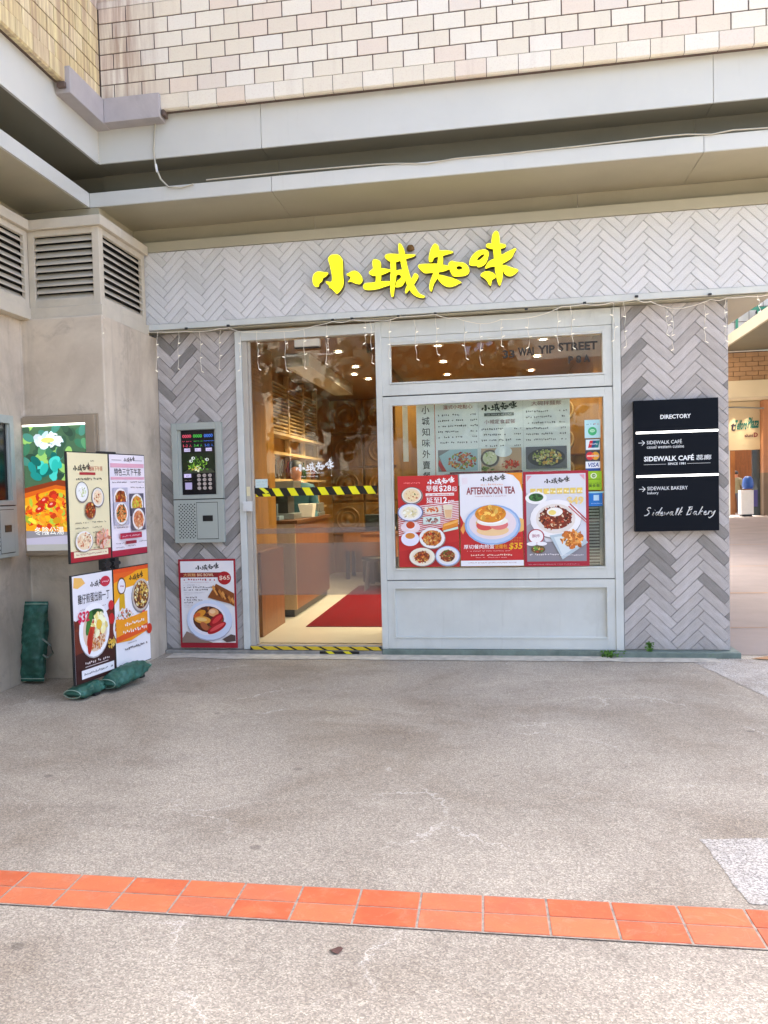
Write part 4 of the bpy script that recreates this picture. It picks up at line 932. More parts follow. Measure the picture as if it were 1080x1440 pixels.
# takeaway menu hung inside the window
mn = empty('takeaway_menu', (-.60, .10, 1.40), 'white takeaway menu banner with prices and food pictures hanging behind the window glass', 'menu')
q = MB(); q.box(0, 1.245, .001, .006, 0, .69); q.build('banner_sheet', M['white'], mn, local=True)
P = Print(1.245, .69, '#eff4f0'); P.rect(.150, 0, .156, .69, '#d07858')
for k, chh in enumerate('小城知味外賣餐'):
    P.text(chh, .045, .605 - k * .092, .068, '#262a28', w=.065, bold=.012)
for u0, hasl in ((.175, 0), (.53, 1), (.89, 0)):
    if u0 > .2: P.rect(u0 - .018, 0, u0 - .0165, .69, '#a8b0ac')
    if hasl: P.logo(u0 + .0, .60, .065, '#2a3a34'); P.rect(u0 + .03, .565, u0 + .27, .59, '#58605c'); P.line(u0 + .05, .571, .2, .012, '#d0d4d0'); P.text('小城定食套餐', u0 + .03, .50, .036, '#8a4a48', w=.25)
    else: P.text(('滬式小吃點心', '大碗拌麵飯')[u0 > .5], u0 + .05, .635, .036, '#a04030' if u0 < .5 else '#8a5a58', w=.24, bold=.004)
    top = .47 if hasl else .60
    for k in range(4 if hasl else 6):
        P.line(u0 + .005, top - k * .046 - .02, .20 + .03 * ((k * 7) % 3 - 1), .02, '#3a403c'); P.line(u0 + .27, top - k * .046 - .02, .05, .018, '#3a403c')
    a, b = u0 + .0, u0 + .325
    v0, v1 = (.12, .30)
    if u0 < .3:
        P.rect(a, v0, b, v1, '#8a8884'); P.poly([(a + .01, v0 + .13), (a + .1, v1), (b, v1), (b, v0), (a + .06, v0)], '#a8c8cc'); P.poly([(a + .01, v0 + .10), (a + .07, v0), (a + .03, v0), (a, v0 + .06)], '#b82028'); P.blobs(a + .2, v0 + .085, .115, .07, ['#9a4020', '#c8682c', '#6a2a18', '#e0a050', '#b83020', '#8aa840'], 120, .014)
    elif hasl:
        P.rect(a, v0 - .02, b, v1, '#c8a888'); P.plate(a + .07, v0 + .1, .075, .07, '#5a5248', '#d8dcc0', ['#d8dcb0', '#90a858', '#e8e8d0'], 30, .01, .7); P.ell(a + .18, v0 + .15, .07, .045, '#e8f0f0'); P.blobs(a + .235, v0 + .045, .07, .035, ['#c83820', '#e06030', '#a02818'], 60, .012); P.blobs(a + .05, v0 + .01, .05, .02, ['#4a6030', '#7a9048'], 16, .014)
    else:
        P.rect(a, v0, b, v1, '#6a6a74'); P.ell((a + b) / 2, v0 + .09, .15, .075, '#3c3a40'); P.blobs((a + b) / 2, v0 + .095, .12, .065, ['#c8c088', '#a8b060', '#e0d8a8', '#8a9848', '#d8a850'], 120, .013)
    P.text(('招牌拌飯', '', '飲品')[0 if u0 < .3 else (1 if hasl else 2)] or '套餐', u0 + .05, .075, .026, '#a05058', w=.09)
    for k in range(2): P.line(u0 + .005, .04 - k * .034, .12, .018, '#3a403c'); P.line(u0 + .27, .04 - k * .034, .05, .018, '#3a403c')
P.rect(.27, .098, .86, .112, '#8e2236'); P.line(.29, .1, .55, .009, '#d8a0a8')
P.build('printed_sheet', M['print'], mn)
# payment stickers down the right edge of the glass
def sticker(label, X, Z, W_, H_, bgc, fn):
    P = Print(W_, H_, bgc); fn(P); o = P.mb.build('payment_sticker', M['print'], None, fix=False); o.location = (X, .0325, Z); tag(o, label, 'sticker', 'payment stickers on the window')
def s1(P): P.line(.015, .105, .05, .014, '#3a6a78'); P.line(.07, .105, .035, .014, '#c04048'); P.ell(.06, .055, .034, .034, '#3fae6e'); P.ell(.06, .058, .02, .012, '#bfe8cc'); P.rect(.045, .054, .075, .06, '#3fae6e')
sticker('pale blue payment sticker with a round green badge, topmost of the column', .752, 1.752, .122, .146, '#b4dce0', s1)
def s2(P):
    P.rect(.004, .004, .112, .086, '#dfe8ea'); P.poly([(.02, .02), (.05, .02), (.065, .078), (.035, .078)], '#cc2634'); P.poly([(.045, .02), (.075, .02), (.09, .078), (.06, .078)], '#1c4a80'); P.poly([(.07, .02), (.1, .02), (.112, .078), (.085, .078)], '#1f7a7c'); P.text('UnionPay', .035, .042, .014, '#fff', w=.06, bold=.01)
sticker('red, blue and green bank card sticker below the round green badge', .756, 1.654, .116, .09, '#2a6070', s2)
def s3(P): P.ell(.035, .042, .030, .033, '#d83038'); P.ell(.077, .042, .030, .033, '#eaa82c'); P.ell(.056, .042, .012, .024, '#e8702c'); P.rect(.012, .036, .1, .048, '#f0d8c8'); P.line(.016, .038, .08, .008, '#6a2a30')
sticker('card sticker with overlapping red and amber circles', .756, 1.567, .113, .084, '#3c4450', s3)
def s4(P): P.rect(0, 0, .113, .02, '#1c4c98'); P.text('VISA', .012, .030, .034, '#1c3f94', w=.09, bold=.02, slant=.2)
sticker('white card sticker reading VISA above a dark blue bar', .756, 1.490, .113, .075, '#e8ecf2', s4)
def s5(P): P.ell(.06, .115, .024, .022, '#e8f0d0'); P.ell(.06, .115, .016, .015, '#5a8a14'); P.text('OK', .047, .108, .013, '#e8f0d0'); P.rect(.01, .085, .11, .088, '#3f6a10'); P.line(.01, .05, .1, .01, '#3f6a10'); P.text('美食車', .02, .022, .026, '#2c4a0c', w=.085, bold=.01)
sticker('lime green sticker with a round mark, under the VISA sticker', .757, 1.335, .122, .152, '#9ccb1e', s5)
def s6(P): P.rect(.0, .105, .12, .118, '#a8e0e4'); P.rect(.038, .045, .08, .09, '#bfe0f4'); P.line(.02, .018, .08, .008, '#bfe0f4')
sticker('bright blue sticker, lowest of the column beside the noodle poster', .776, 1.205, .108, .118, '#1878cc', s6)
# roller shutter grille low at the right inside the window
sh = empty('inner_grille', (.80, .12, .72), 'grey slatted vent grille behind the glass, right of the noodle poster', 'grille')
q = MB(); q.box(.765, .90, .13, .15, .716, 1.22); q.build('grille_back', M['darkmetal'], sh)
for k in range(19):
    q = MB(); q.box(.77, .865, .10, .128, .725 + k * .0255, .738 + k * .0255); q.build('slat', M['steel'], sh)
q = MB(); q.box(.868, .899, .09, .128, .716, 1.22); q.build('grille_stile', M['steel'], sh)

# ------------------------------------------------------------------ back-lit poster case on the plaster corner
LBY = PY - .055
a0, a1 = at(24, 588, 'y', LBY), at(136, 780, 'y', LBY)
lb = empty('light_box', (a0.x, LBY, a1.z), 'bronze framed back lit food poster case on the plaster corner', 'light box')
LW, LH = a1.x - a0.x + .02, a0.z - a1.z
q = MB(); q.box(0, .035, 0, .053, 0, LH); q.build('case_stile', M['brownmetal'], lb, local=True, bevel=.004)
q = MB(); q.box(LW - .075, LW, 0, .053, 0, LH); q.build('case_stile', M['brownmetal'], lb, local=True, bevel=.004)
q = MB(); q.box(.035, LW - .075, 0, .053, LH - .055, LH); q.build('case_rail', M['brownmetal'], lb, local=True, bevel=.004)
q = MB(); q.box(.035, LW - .075, 0, .053, 0, .035); q.build('case_rail', M['brownmetal'], lb, local=True, bevel=.004)
q = MB(); q.box(-.012, LW + .012, .03, .054, -.012, LH + .012); q.build('case_back', M['brownmetal'], lb, local=True)
PW, PH = LW - .112, LH - .092
P = Print(PW, PH, '#4a6a4c')
rr = random.Random(3)
for k in range(46): P.ell(rr.uniform(0, PW), rr.uniform(PH * .5, PH), .05, .03, rr.choice(['#3e7a5a', '#5c9a6a', '#3a5a44', '#4a8a78', '#9ac86a', '#2f4a3a']), rr.uniform(0, 3), 12)
for k in range(14): P.ell(.16 + rr.uniform(-.12, .12), PH * .66 + rr.uniform(-.07, .07), .05, .03, rr.choice(['#2fb8a8', '#1f8f86', '#4ccfc0', '#146a60']), rr.uniform(0, 3), 12)
P.blobs(PW * .42, PH * .88, .13, .05, ['#e8f4f8', '#cfe8f0', '#ffffff'], 40, .03); P.ell(PW * .40, PH * .875, .055, .02, '#e8d87a')
P.poly([(0, PH * .50), (PW * .55, PH * .56), (PW * .9, PH * .53), (PW, PH * .5), (PW, 0), (0, 0)], '#8a3a1c'); P.poly([(0, PH * .46), (PW * .5, PH * .52), (PW, PH * .47), (PW, 0), (0, 0)], '#d8641c')
P.poly([(0, PH * .42), (PW * .5, PH * .49), (PW, PH * .44), (PW, PH * .14), (0, PH * .14)], '#eda31c')
P.blobs(PW * .45, PH * .30, PW * .47, PH * .15, ['#f0b020', '#e8781c', '#d8481c', '#f4d040', '#e89028', '#c8341c', '#a8c040'], 170, .03)
for a, b in ((.16, .40), (.22, .365), (.12, .33)): P.ell(a, PH * b, .04, .022, '#c8261c', .4); P.ell(a - .005, PH * b + .005, .014, .008, '#f4b0a0', .4)
P.poly([(PW * .72, PH * .30), (PW, PH * .24), (PW, PH * .66), (PW * .86, PH * .60), (PW * .76, PH * .45)], '#e8e6e4')
P.poly([(0, 0), (PW, 0), (PW, PH * .14), (0, PH * .16)], '#8c8a90'); P.poly([(0, 0), (PW, 0), (PW, PH * .05), (0, PH * .05)], '#a8a8a4'); P.poly([(.0, PH * .10), (PW, PH * .13), (PW, PH * .05), (0, PH * .05)], '#b8b4c8')
P.text('冬陰公湯', .07, PH * .125, .062, '#f4f4f0', w=.24, bold=.02)
P.build('lit_print', M['printlit'], lb, Matrix.Translation((.036, .012, .036)))
q = MB(); q.box(.038, LW - .078, .002, .009, LH - .068, LH - .056); q.build('lamp_tube', M['ledbar'], lb, local=True)

# ------------------------------------------------------------------ standing poster display
STH = 1.409; st = empty('poster_stand', (-2.731, -1.337, .0), 'freestanding two tier stand holding four menu posters, held down by green sandbags', 'poster stand', rz=STH)
def stand_panel(u0, z0, W_, H_, label, fn):
    q = MB(); q.box(u0, u0 + W_, -.008, .008, z0, z0 + H_)
    p = q.build('poster_panel', M['darkmetal'], st, local=True, label=label, bevel=.002)
    P = Print(W_ - .016, H_ - .014, '#eee'); fn(P, W_ - .016, H_ - .014); P.build('printed_sheet', M['print'], p, Matrix.Translation((u0 + .009, -.0085, z0 + .007)))
def m_tl(P, W, H):
    P.rect(0, 0, W, H, '#eadfb4'); P.rect(0, 0, W, .075, '#a8202c'); P.rect(.035, .03, W - .035, .07, '#f0e4c0'); P.line(.05, .042, W - .11, .014, '#a04038')
    P.line(W * .55, H - .06, .07, .014, '#6a5a48'); P.logo(.055, H - .13, .045, '#2a2420'); P.text('滋味下午茶', .24, H - .125, .036, '#c07058', w=.17, bold=.006); P.rect(.13, H - .152, .32, H - .134, '#b03038'); P.line(.09, H - .19, .3, .022, '#5a5048')
    P.plate(.15, H - .27, .075, .072, '#e8e8e0', '#f0f0ea', ['#f0f0e8', '#d0d8a0', '#a8b868'], 24, .01, .6, '#3a3230'); P.plate(.335, H - .31, .075, .07, '#e8e4dc', '#f0dcc0', ['#f0d8b0', '#d87838', '#b84a28'], 30, .01, .55, '#3a3230'); P.plate(.235, H - .40, .065, .06, '#8a6a5a', '#7a4a34', FR, 50, .010, .9)
    for k in range(6):
        for c_ in (0, 1): P.line(.05 + c_ * .20, H - .49 - k * .036, rnd.uniform(.09, .17), .014, '#5a4f40')
    P.plate(.14, .14, .10, .07, '#f4eee6', '#f0e4d0', ['#f0d8b0', '#e8b890', '#c87850', '#e8e0c8'], 60, .012, .85); P.blobs(.37, .15, .08, .065, ['#e8a890', '#d88868', '#c86a4a', '#f0c8b8'], 50, .022)
def m_tr(P, W, H):
    P.rect(0, 0, W, H, '#ece4ea'); P.rect(0, 0, W, .045, '#a81e3a'); P.logo(.19, H - .055, .034, '#2a2420'); P.rect(.03, H - .042, .16, H - .039, '#6a5a5a'); P.rect(.34, H - .042, W - .03, H - .039, '#6a5a5a')
    P.rect(.01, H - .095, W - .01, H - .065, '#e0a8b8'); P.rect(.01, H - .185, W - .01, H - .165, '#e0a8b8'); P.text('特色三文下午茶', .06, H - .155, .055, '#2c2024', w=.37, bold=.006)
    for u, v in ((.03, H - .21), (.27, H - .21), (.27, H - .25), (.03, H - .435), (.03, H - .475), (.27, H - .475), (.27, H - .515), (.03, .205)): P.line(u, v, .19, .014, '#6a5860')
    for u, v, pal in ((.035, H - .41, FR), (.255, H - .455, ['#e0a040', '#c8c838', '#d87030']), (.035, .235, ['#d87a3a', '#3c4a28', '#e8b878']), (.265, .185, ['#d88a58', '#c05a38', '#e8c098'])):
        P.rect(u - .01, v - .005, u + .19, v + .165, '#5a5462' if u > .2 else '#b8b4c4'); P.plate(u + .09, v + .08, .088, .082, '#f0eae6', '#e8d8c8', pal, 60, .014, .8)
    P.rect(.09, .125, .39, .168, '#b02040'); P.line(.12, .138, .24, .016, '#f0c8d0'); P.rect(.16, .085, .31, .108, '#8e2236')
    for u, v in ((.03, .09), (.35, .09), (.03, .06), (.18, .065)): P.line(u, v, .11, .012, '#6a5860')
def m_bl(P, W, H):
    P.rect(0, 0, W, H, '#e9e6e8'); P.poly([(.02, H - .01), (.11, H - .02), (.15, H - .06), (.06, H - .09), (.01, H - .08)], '#edb860'); P.logo(.20, H - .10, .045, '#2a2420'); P.ell(W - .09, H - .07, .062, .038, '#c42840'); P.line(W - .13, H - .078, .08, .018, '#f4d0d4')
    P.text('雞仔煎蛋出前一丁', .055, H - .20, .068, '#2a2222', w=.385, bold=.025); P.line(.08, H - .245, .3, .014, '#9a9090')
    P.poly([(0, 0), (W, 0), (W, H - .25), (W * .8, H - .29), (W * .5, H - .27), (.02, H - .31), (0, H - .30)], '#6a2a1c'); P.poly([(0, 0), (W, 0), (W, .24), (0, .20)], '#3a1614')
    P.blobs(W * .5, H - .35, W * .5, .05, ['#8a3a20', '#a04a28', '#6a2a1c'], 40, .03); P.ell(W - .03, H - .25, .035, .035, '#c82830'); P.ell(W - .03, H - .35, .035, .04, '#c01c24')
    P.ell(.235, .335, .185, .19, '#b9b4b4'); P.ell(.235, .345, .185, .19, '#f4f2f2'); P.ell(.24, .34, .145, .15, '#e8ccb0'); P.blobs(.255, .27, .10, .07, ['#d8863c', '#e0a050', '#b8602c', '#c87434'], 90, .012)
    P.ell(.25, .455, .10, .035, '#1f4a20'); P.ell(.17, .40, .03, .09, '#3a7a30', -.4); P.ell(.19, .33, .03, .10, '#c83c20', -.5); P.ell(.175, .27, .028, .09, '#b82c1a', -.2); P.blobs(.29, .37, .085, .085, ['#f2e6a0', '#f4ecc0', '#ecd880'], 40, .03); P.ell(.285, .375, .035, .035, '#eec23c')
    P.text('$32', .035, .405, .085, '#d81c4c', w=.135, bold=.03, slant=.1); P.blobs(W - .05, .22, .05, .04, ['#e8b840', '#f0d070'], 20, .018)
    P.line(.10, .115, .3, .026, '#e8dcd8'); P.rect(.1, .1, .38, .104, '#e8dcd8'); P.rect(.055, .025, W - .03, .085, '#eceaea'); P.line(.07, .045, W - .13, .02, '#2a2222')
def m_br(P, W, H):
    P.rect(0, 0, W, H, '#efecec'); P.poly([(0, H), (W, H), (W, H - .13), (W * .3, H - .15), (0, H - .26)], '#f2a81c'); P.poly([(0, H), (W * .9, H), (.25, H - .05), (0, H - .1)], '#e8641c'); P.rect(0, H - .03, W, H, '#e2501c'); P.logo(.20, H - .105, .045, '#2a2420')
    P.ell(.10, H - .13, .058, .065, '#6a4a28'); P.ell(.10, H - .13, .047, .053, '#ece6e8'); P.line(.07, H - .14, .06, .02, '#b05060'); P.poly([(.065, H - .19), (.135, H - .19), (.14, H - .32), (.10, H - .29), (.06, H - .32)], '#d8a81c')
    P.ell(W - .12, H - .235, .135, .13, '#8a8484'); P.ell(W - .115, H - .225, .13, .125, '#c8bcb0'); P.ell(W - .115, H - .225, .11, .108, '#6a3a1c'); P.blobs(W - .115, H - .22, .10, .10, ['#f0d890', '#e8c860', '#d8a040', '#f4e8b8', '#c88030'], 110, .013)
    P.ell(.125, H - .43, .16, .13, '#e8e4e4'); P.blobs(.125, H - .42, .14, .11, ['#c8502c', '#e0905c', '#a03818', '#e8c090', '#607a30'], 150, .014); P.ell(W - .08, H - .39, .03, .05, '#d84060', .6); P.ell(W - .10, H - .43, .03, .04, '#c83050', .8); P.ell(W - .02, H - .50, .04, .04, '#c83018')
    P.poly([(0, .20), (0, .375), (.12, .36), (W - .04, .385), (W - .04, .235), (.2, .19)], '#f09a1c'); P.poly([(0, .20), (W - .04, .235), (W - .04, .29), (0, .24)], '#e2541c')
    P.line(.12, .305, .26, .035, '#f6f0e8'); P.line(.09, .25, .32, .035, '#f6f0e8'); P.line(.15, .17, .12, .012, '#6a5858'); P.line(.09, .125, .33, .026, '#4a3c3c')
# lower pair then upper pair
stand_panel(-.50, .106, .4985, .755, 'white and brown poster with a sausage and egg plate and a red price', m_bl)
stand_panel(.0015, .106, .4985, .755, 'orange and yellow poster with two bowls of noodles', m_br)
stand_panel(-.50, .94, .4985, .765, 'cream menu poster with bowls above a price list', m_tl)
stand_panel(.0015, .94, .4985, .765, 'pale pink menu poster with four dish photographs', m_tr)
for u in (-.06, .06):
    q = MB(); q.box(u - .014, u + .014, .010, .036, .02, 1.69); q.build('post', M['darkmetal'], st, local=True, bevel=.003)
for u in (-.06, .06):
    q = MB(); q.box(u - .026, u + .026, -.014, .05, .862, .94); q.tube([(u - .045, 0, .90), (u + .045, 0, .90)], .016, 10); q.build('clamp', M['darkmetal'], st, local=True, bevel=.003)
q = MB(); q.box(-.10, .10, -.012, .03, 1.70, 1.716); q.build('top_clip', M['darkmetal'], st, local=True, bevel=.003)
for u, sgn in ((-.30, 1), (.30, 1)):
    q = MB(); q.box(u - .03, u + .03, -.05, .17, .004, .022); q.build('foot', M['darkmetal'], st, local=True, bevel=.003)
q = MB(); q.box(-.27, .27, .006, .034, .004, .03); q.build('foot_rail', M['darkmetal'], st, local=True, bevel=.003)

# ------------------------------------------------------------------ sandbags
def sandbag(label, p0, p1, wid, thk, upv, seed, pinch=(1, .35), curve=0, base=True):
    p0, p1 = Vector(p0), Vector(p1); L = (p1 - p0).length; ax = (p1 - p0).normalized()
    upv = Vector(upv); sd_ = ax.cross(upv).normalized(); n_ = sd_.cross(ax).normalized()
    NR, NA = 80, 48; q = MB(); vs = []
    for i in range(NR + 1):
        t = i / NR; s = math.sin(math.pi * min(1, max(0, t * .94 + .03))) ** .33
        e0 = min(1, t / .09); e1 = min(1, (1 - t) / .09)
        th = thk * s * (.12 + .88 * min(1, e0)) * (.12 + .88 * min(1, e1)); wd = wid * (.86 + .14 * s)
        wd *= (pinch[1] + (1 - pinch[1]) * min(1, t / .12)) if pinch[0] == 0 else 1
        c = p0 + ax * (L * t) + n_ * curve * math.sin(math.pi * t)
        for k in range(NA):
            a = 2 * math.pi * k / NA; ca, sa = math.cos(a), math.sin(a)
            x = wd / 2 * math.copysign(abs(ca) ** .8, ca); y = th / 2 * math.copysign(abs(sa) ** .85, sa)
            p = c + sd_ * x + n_ * y
            nz = noise.noise(Vector((t * L * 9 + seed, ca * 1.2, sa * 1.2))) * .012 + noise.noise(Vector((t * L * 34 + seed, ca * 2.5, sa * 2.5 + seed))) * .007 + abs(noise.noise(Vector((t * L * 16 + ca * 2, seed, sa)))) * -.012
            fold = math.sin((t * L + .03 * noise.noise(Vector((ca, sa, seed)))) * 95 + 3 * noise.noise(Vector((t * 4, ca, seed + 5)))) * .0012 * max(0, noise.noise(Vector((t * L * 5, ca * .8 + 3, seed))) + .35)
            nz = nz * 1.0 + fold
            p += (sd_ * ca + n_ * sa) * nz * min(1, e0 * e1 + .25)
            if base: p.z = max(p.z, .003 + .001 * (k % 3))
            vs.append(tuple(p))
    fs = [(i * NA + k, i * NA + (k + 1) % NA, (i + 1) * NA + (k + 1) % NA, (i + 1) * NA + k) for i in range(NR) for k in range(NA)]
    t_ = empty('sandbag', tuple((p0 + p1) / 2), label, 'sandbag', 'green sandbags at the plaster corner')
    q.add(vs, fs, 0, None, True); q.add(vs[:NA], [tuple(range(NA))]); q.add(vs[-NA:], [tuple(range(NA))[::-1]])
    q.build('bag_body', M['bag'], t_)
    for e, tt in ((p0, .035), (p1, .965)):
        c = p0 + ax * (L * tt); q = MB(); h = wid * .47; rr = thk * .16 + .012
        ring = [c + sd_ * (h * math.cos(a)) + n_ * (rr * math.sin(a)) for a in (2 * math.pi * k / 20 for k in range(21))]
        if base: ring = [Vector((r.x, r.y, max(r.z, .006))) for r in ring]
        q.tube(ring, .0028, 5, cap=False); q.build('seam', M['bagband'], t_)
    return t_
v0, v1 = at(36, 956, 'z', .01), None
b1 = sandbag('tall dark green sandbag standing upright against the plaster wall', (-3.405, -1.31, .02), (-3.405, -1.205, .61), .205, .115, (0, 1, .17), 3)
q = MB(); q.tube([(-3.31, -1.31, .34), (-3.24, -1.33, .30), (-3.22, -1.33, .24), (-3.27, -1.32, .20), (-3.31, -1.31, .22)], .008, 6); q.build('strap', surf('grey_webbing', '#6f7a70', .8, .1, 20, 0), b1)
b2_ = sandbag('pale green sandbag slumped across the foot of the stand under the noodle poster', tuple(at(148, 963, 'z', .055)), tuple(at(203, 934, 'z', .12)), .165, .135, (0, .2, 1), 11)
b3_ = sandbag('dark green sandbag squashed under the near corner of the poster stand', tuple(at(100, 977, 'z', .045)), tuple(at(140, 962, 'z', .05)), .15, .10, (0, 0, 1), 23)

# ------------------------------------------------------------------ icicle lights
def icicle(name, label, cord, drops, yy, zoff=0):
    t = empty(name, tuple(at(*cord[0], 'y', yy)), label, 'string lights', 'icicle lights hooked under the boards')
    q = MB(); pts = [at(a, b, 'y', yy) for a, b in cord]; fine_ = []
    for i in range(len(pts) - 1):
        for k in range(4):
            u = k / 4; p = pts[i].lerp(pts[i + 1], u); sag = .014 * math.sin(math.pi * u) if i % 2 else .004 * math.sin(math.pi * u); fine_.append(p - Vector((0, 0, sag)))
    fine_.append(pts[-1]); q.tube(fine_, .0030, 5); q.build('cord', M['wire'], t)
    for (x, y0_, y1_) in drops:
        a, b = at(x, y0_, 'y', yy), at(x + rnd.uniform(-1, 3), y1_, 'y', yy - .004); L = a.z - b.z
        q = MB(); n = 6; ps = [a.lerp(b, k / n) + Vector((math.sin(k * 1.7 + x) * .006, math.cos(k * 2.1 + x) * .005, 0)) for k in range(n + 1)]
        q.tube(ps, .0024, 5); d = q.build('strand', M['wire'], t); o_ = rootpos(t)
        for k in (2, 4, 6):
            q = MB(); p = ps[k]; sgn = 1 if (k + int(x)) % 4 else -1
            e = p + Vector((.020 * sgn, -.004, .006 if k < 6 else -.012)); q.tube([p, p.lerp(e, .5), e], [.0028, .0042, .0026], 6); bb = q.build('bulb', M['bulb'], d, local=False)
            bb.data.transform(Matrix.Translation(-Vector((0, 0, 0))))
    return t
icicle('icicle_lights', 'white icicle light string along the middle and left of the board, over door and window',
       [(150, 452), (185, 461), (222, 467), (262, 466), (309, 462), (322, 461), (350, 467), (395, 466), (440, 459), (468, 452), (495, 450), (530, 451), (560, 446), (612, 442), (640, 447), (672, 455), (705, 449), (742, 447), (790, 431)],
       [(221, 467, 521), (251, 466, 518), (281, 466, 522), (309, 464, 519), (338, 465, 520), (361, 466, 519), (400, 465, 521), (427, 462, 517), (459, 455, 511), (514, 451, 482), (521, 452, 510), (548, 449, 503), (583, 449, 505), (613, 445, 498), (652, 450, 504), (675, 455, 512), (705, 449, 486), (742, 447, 488), (784, 433, 492)], -.15)
icicle('icicle_lights', 'white icicle light string at the right end of the board, over the right pillar',
       [(790, 431), (822, 428), (862, 425), (895, 421), (915, 424), (936, 432), (970, 431), (1000, 421), (1022, 419), (1050, 417), (1092, 411)],
       [(803, 431, 489), (862, 426, 478), (878, 425, 487), (937, 433, 470), (946, 433, 491), (991, 424, 480), (1020, 420, 479), (1066, 415, 437)], -.15)
icicle('icicle_lights', 'white icicle light string under the beige louvre housing at left',
       [(-12, 446), (10, 452), (38, 458), (70, 456), (100, 453), (122, 449), (147, 447)],
       [(38, 458, 494), (98, 455, 507), (143, 452, 505)], -1.085)
for k, (x, y_) in enumerate(((321, 460), (495, 450), (612, 443), (822, 428), (895, 419), (998, 416), (262, 464), (468, 452), (560, 447), (740, 437))):
    v = at(x, y_ - 2, 'y', -.14); q = MB(); q.box(v.x - .012, v.x + .012, v.y - .015, v.y + .007, v.z - .008, v.z + .008)
    rank = sorted([321, 495, 612, 822, 895, 998, 262, 468, 560, 740]).index(x)
    tag(q.build('cable_clip', M['darkmetal'], bevel=.003), ORD[rank] + ' small dark cable clip from the left under the board edge', 'clip', 'clips under the board edge')

# ------------------------------------------------------------------ weeds and a dead leaf
def weed(label, x, y, z, h, n, spread, seed):
    rr = random.Random(seed); t = empty('weed', (x, y, z), label, 'weed')
    q = MB()
    for k in range(n):
        a = rr.uniform(0, 6.28); r = rr.uniform(0, spread); hh = rr.uniform(.3, 1) * h
        p = [(0 + r * .2 * math.cos(a), r * .15 * math.sin(a), 0), (r * .6 * math.cos(a), r * .3 * math.sin(a), hh * .6), (r * math.cos(a), r * .5 * math.sin(a), hh)]
        q.tube(p, .0012, 4)
    q.build('stem', M['leaf'], t, local=True)
    q = MB()
    for k in range(n * 7):
        a = rr.uniform(0, 6.28); r = rr.uniform(0, spread); hh = rr.uniform(.1, 1) * h; s = rr.uniform(.006, .014)
        c = Vector((r * math.cos(a), r * .5 * math.sin(a) - .004, hh)); d = Vector((rr.uniform(-1, 1), rr.uniform(-1, .2), rr.uniform(-.3, .8))).normalized(); sd_ = d.cross(Vector((rr.uniform(-1, 1), 1, rr.uniform(-1, 1)))).normalized()
        q.add([c - d * s, c + sd_ * s * .6, c + d * s, c - sd_ * s * .6], [(0, 1, 2, 3)])
    o = q.build('leaves', M['leaf'], t, local=True, fix=False); o['kind'] = 'stuff'
weed('bushy upright green weed growing from the plinth under the right pillar', 1.215, -.055, .0, .125, 16, .035, 1)
weed('low spreading clump of grass against the plinth under the window corner', .94, -.075, .0, .05, 40, .10, 2)
weed('small flat weed at the plinth near the right end of the pillar', 1.66, -.07, .0, .035, 22, .06, 3)
v = at(472, 1336, 'z', .006); q = MB()
q.add([(v.x + .019 * math.cos(a) * (1 + .3 * math.sin(3 * a)), v.y + .017 * math.sin(a), .006 + .005 * math.sin(2 * a)) for a in (2 * math.pi * k / 14 for k in range(14))] + [(v.x, v.y, .008)], [(i, (i + 1) % 14, 14) for i in range(14)])
tag(q.build('dead_leaf', M['dryleaf']), 'small dark dead leaf lying on the pavement in front of the tile band', 'leaf')

# ================================================================== INTERIOR
FX0, FX1, FY0, FY1, CZ = -2.45, 1.0, .15, 6.6, 2.765
q = MB(); q.box(-2.6, 1.03, .101, FY1, -.02, .068); tag(q.build('interior_floor', M['floorin']), kind='structure')
q = MB(); q.box(-2.6, 1.03, .12, FY1, CZ + .03, CZ + .08); tag(q.build('interior_ceiling', M['ceil']), kind='structure')
q = MB(); q.box(-2.6, 1.03, FY1, FY1 + .1, 0, 2.9); tag(q.build('interior_back_wall', M['wood']), kind='structure')
q = MB(); q.box(-2.62, -2.47, 1.4, FY1, 0, 2.9); q.box(-2.83, -2.14, .405, 1.38, 0, 2.8); tag(q.build('interior_left_wall', M['wood']), kind='structure')
q = MB(); q.box(1.00, 1.029, .11, FY1, 0, 2.9); tag(q.build('interior_right_wall', M['wood']), kind='structure')
# carved square panels
cpn = empty('carved_wall_panels', (-.9, FY1 - .03, 0.9), 'amber wood wall of square panels carved with round motifs at the back of the restaurant', 'wall panelling')
pm = MB(); s_ = .255
pm.prism([(-s_, -s_), (s_, -s_), (s_, s_), (-s_, s_)], 0, .03, 'y', cham=.012)
pm.lathe([(.16, -.001), (.175, -.014), (.19, -.014), (.2, -.001)], n=20, ax='y'); pm.lathe([(0, -.016), (.05, -.014), (.06, -.001), (.11, -.001), (.12, -.01), (.13, -.001)], n=16, ax='y'); pme = pm.mesh('carved_panel', M['wood'])
for i in range(6):
    for j in range(4): link('carved_panel', pme, cpn, (-1.33 + i * .54, -.002, .02 + j * .54))
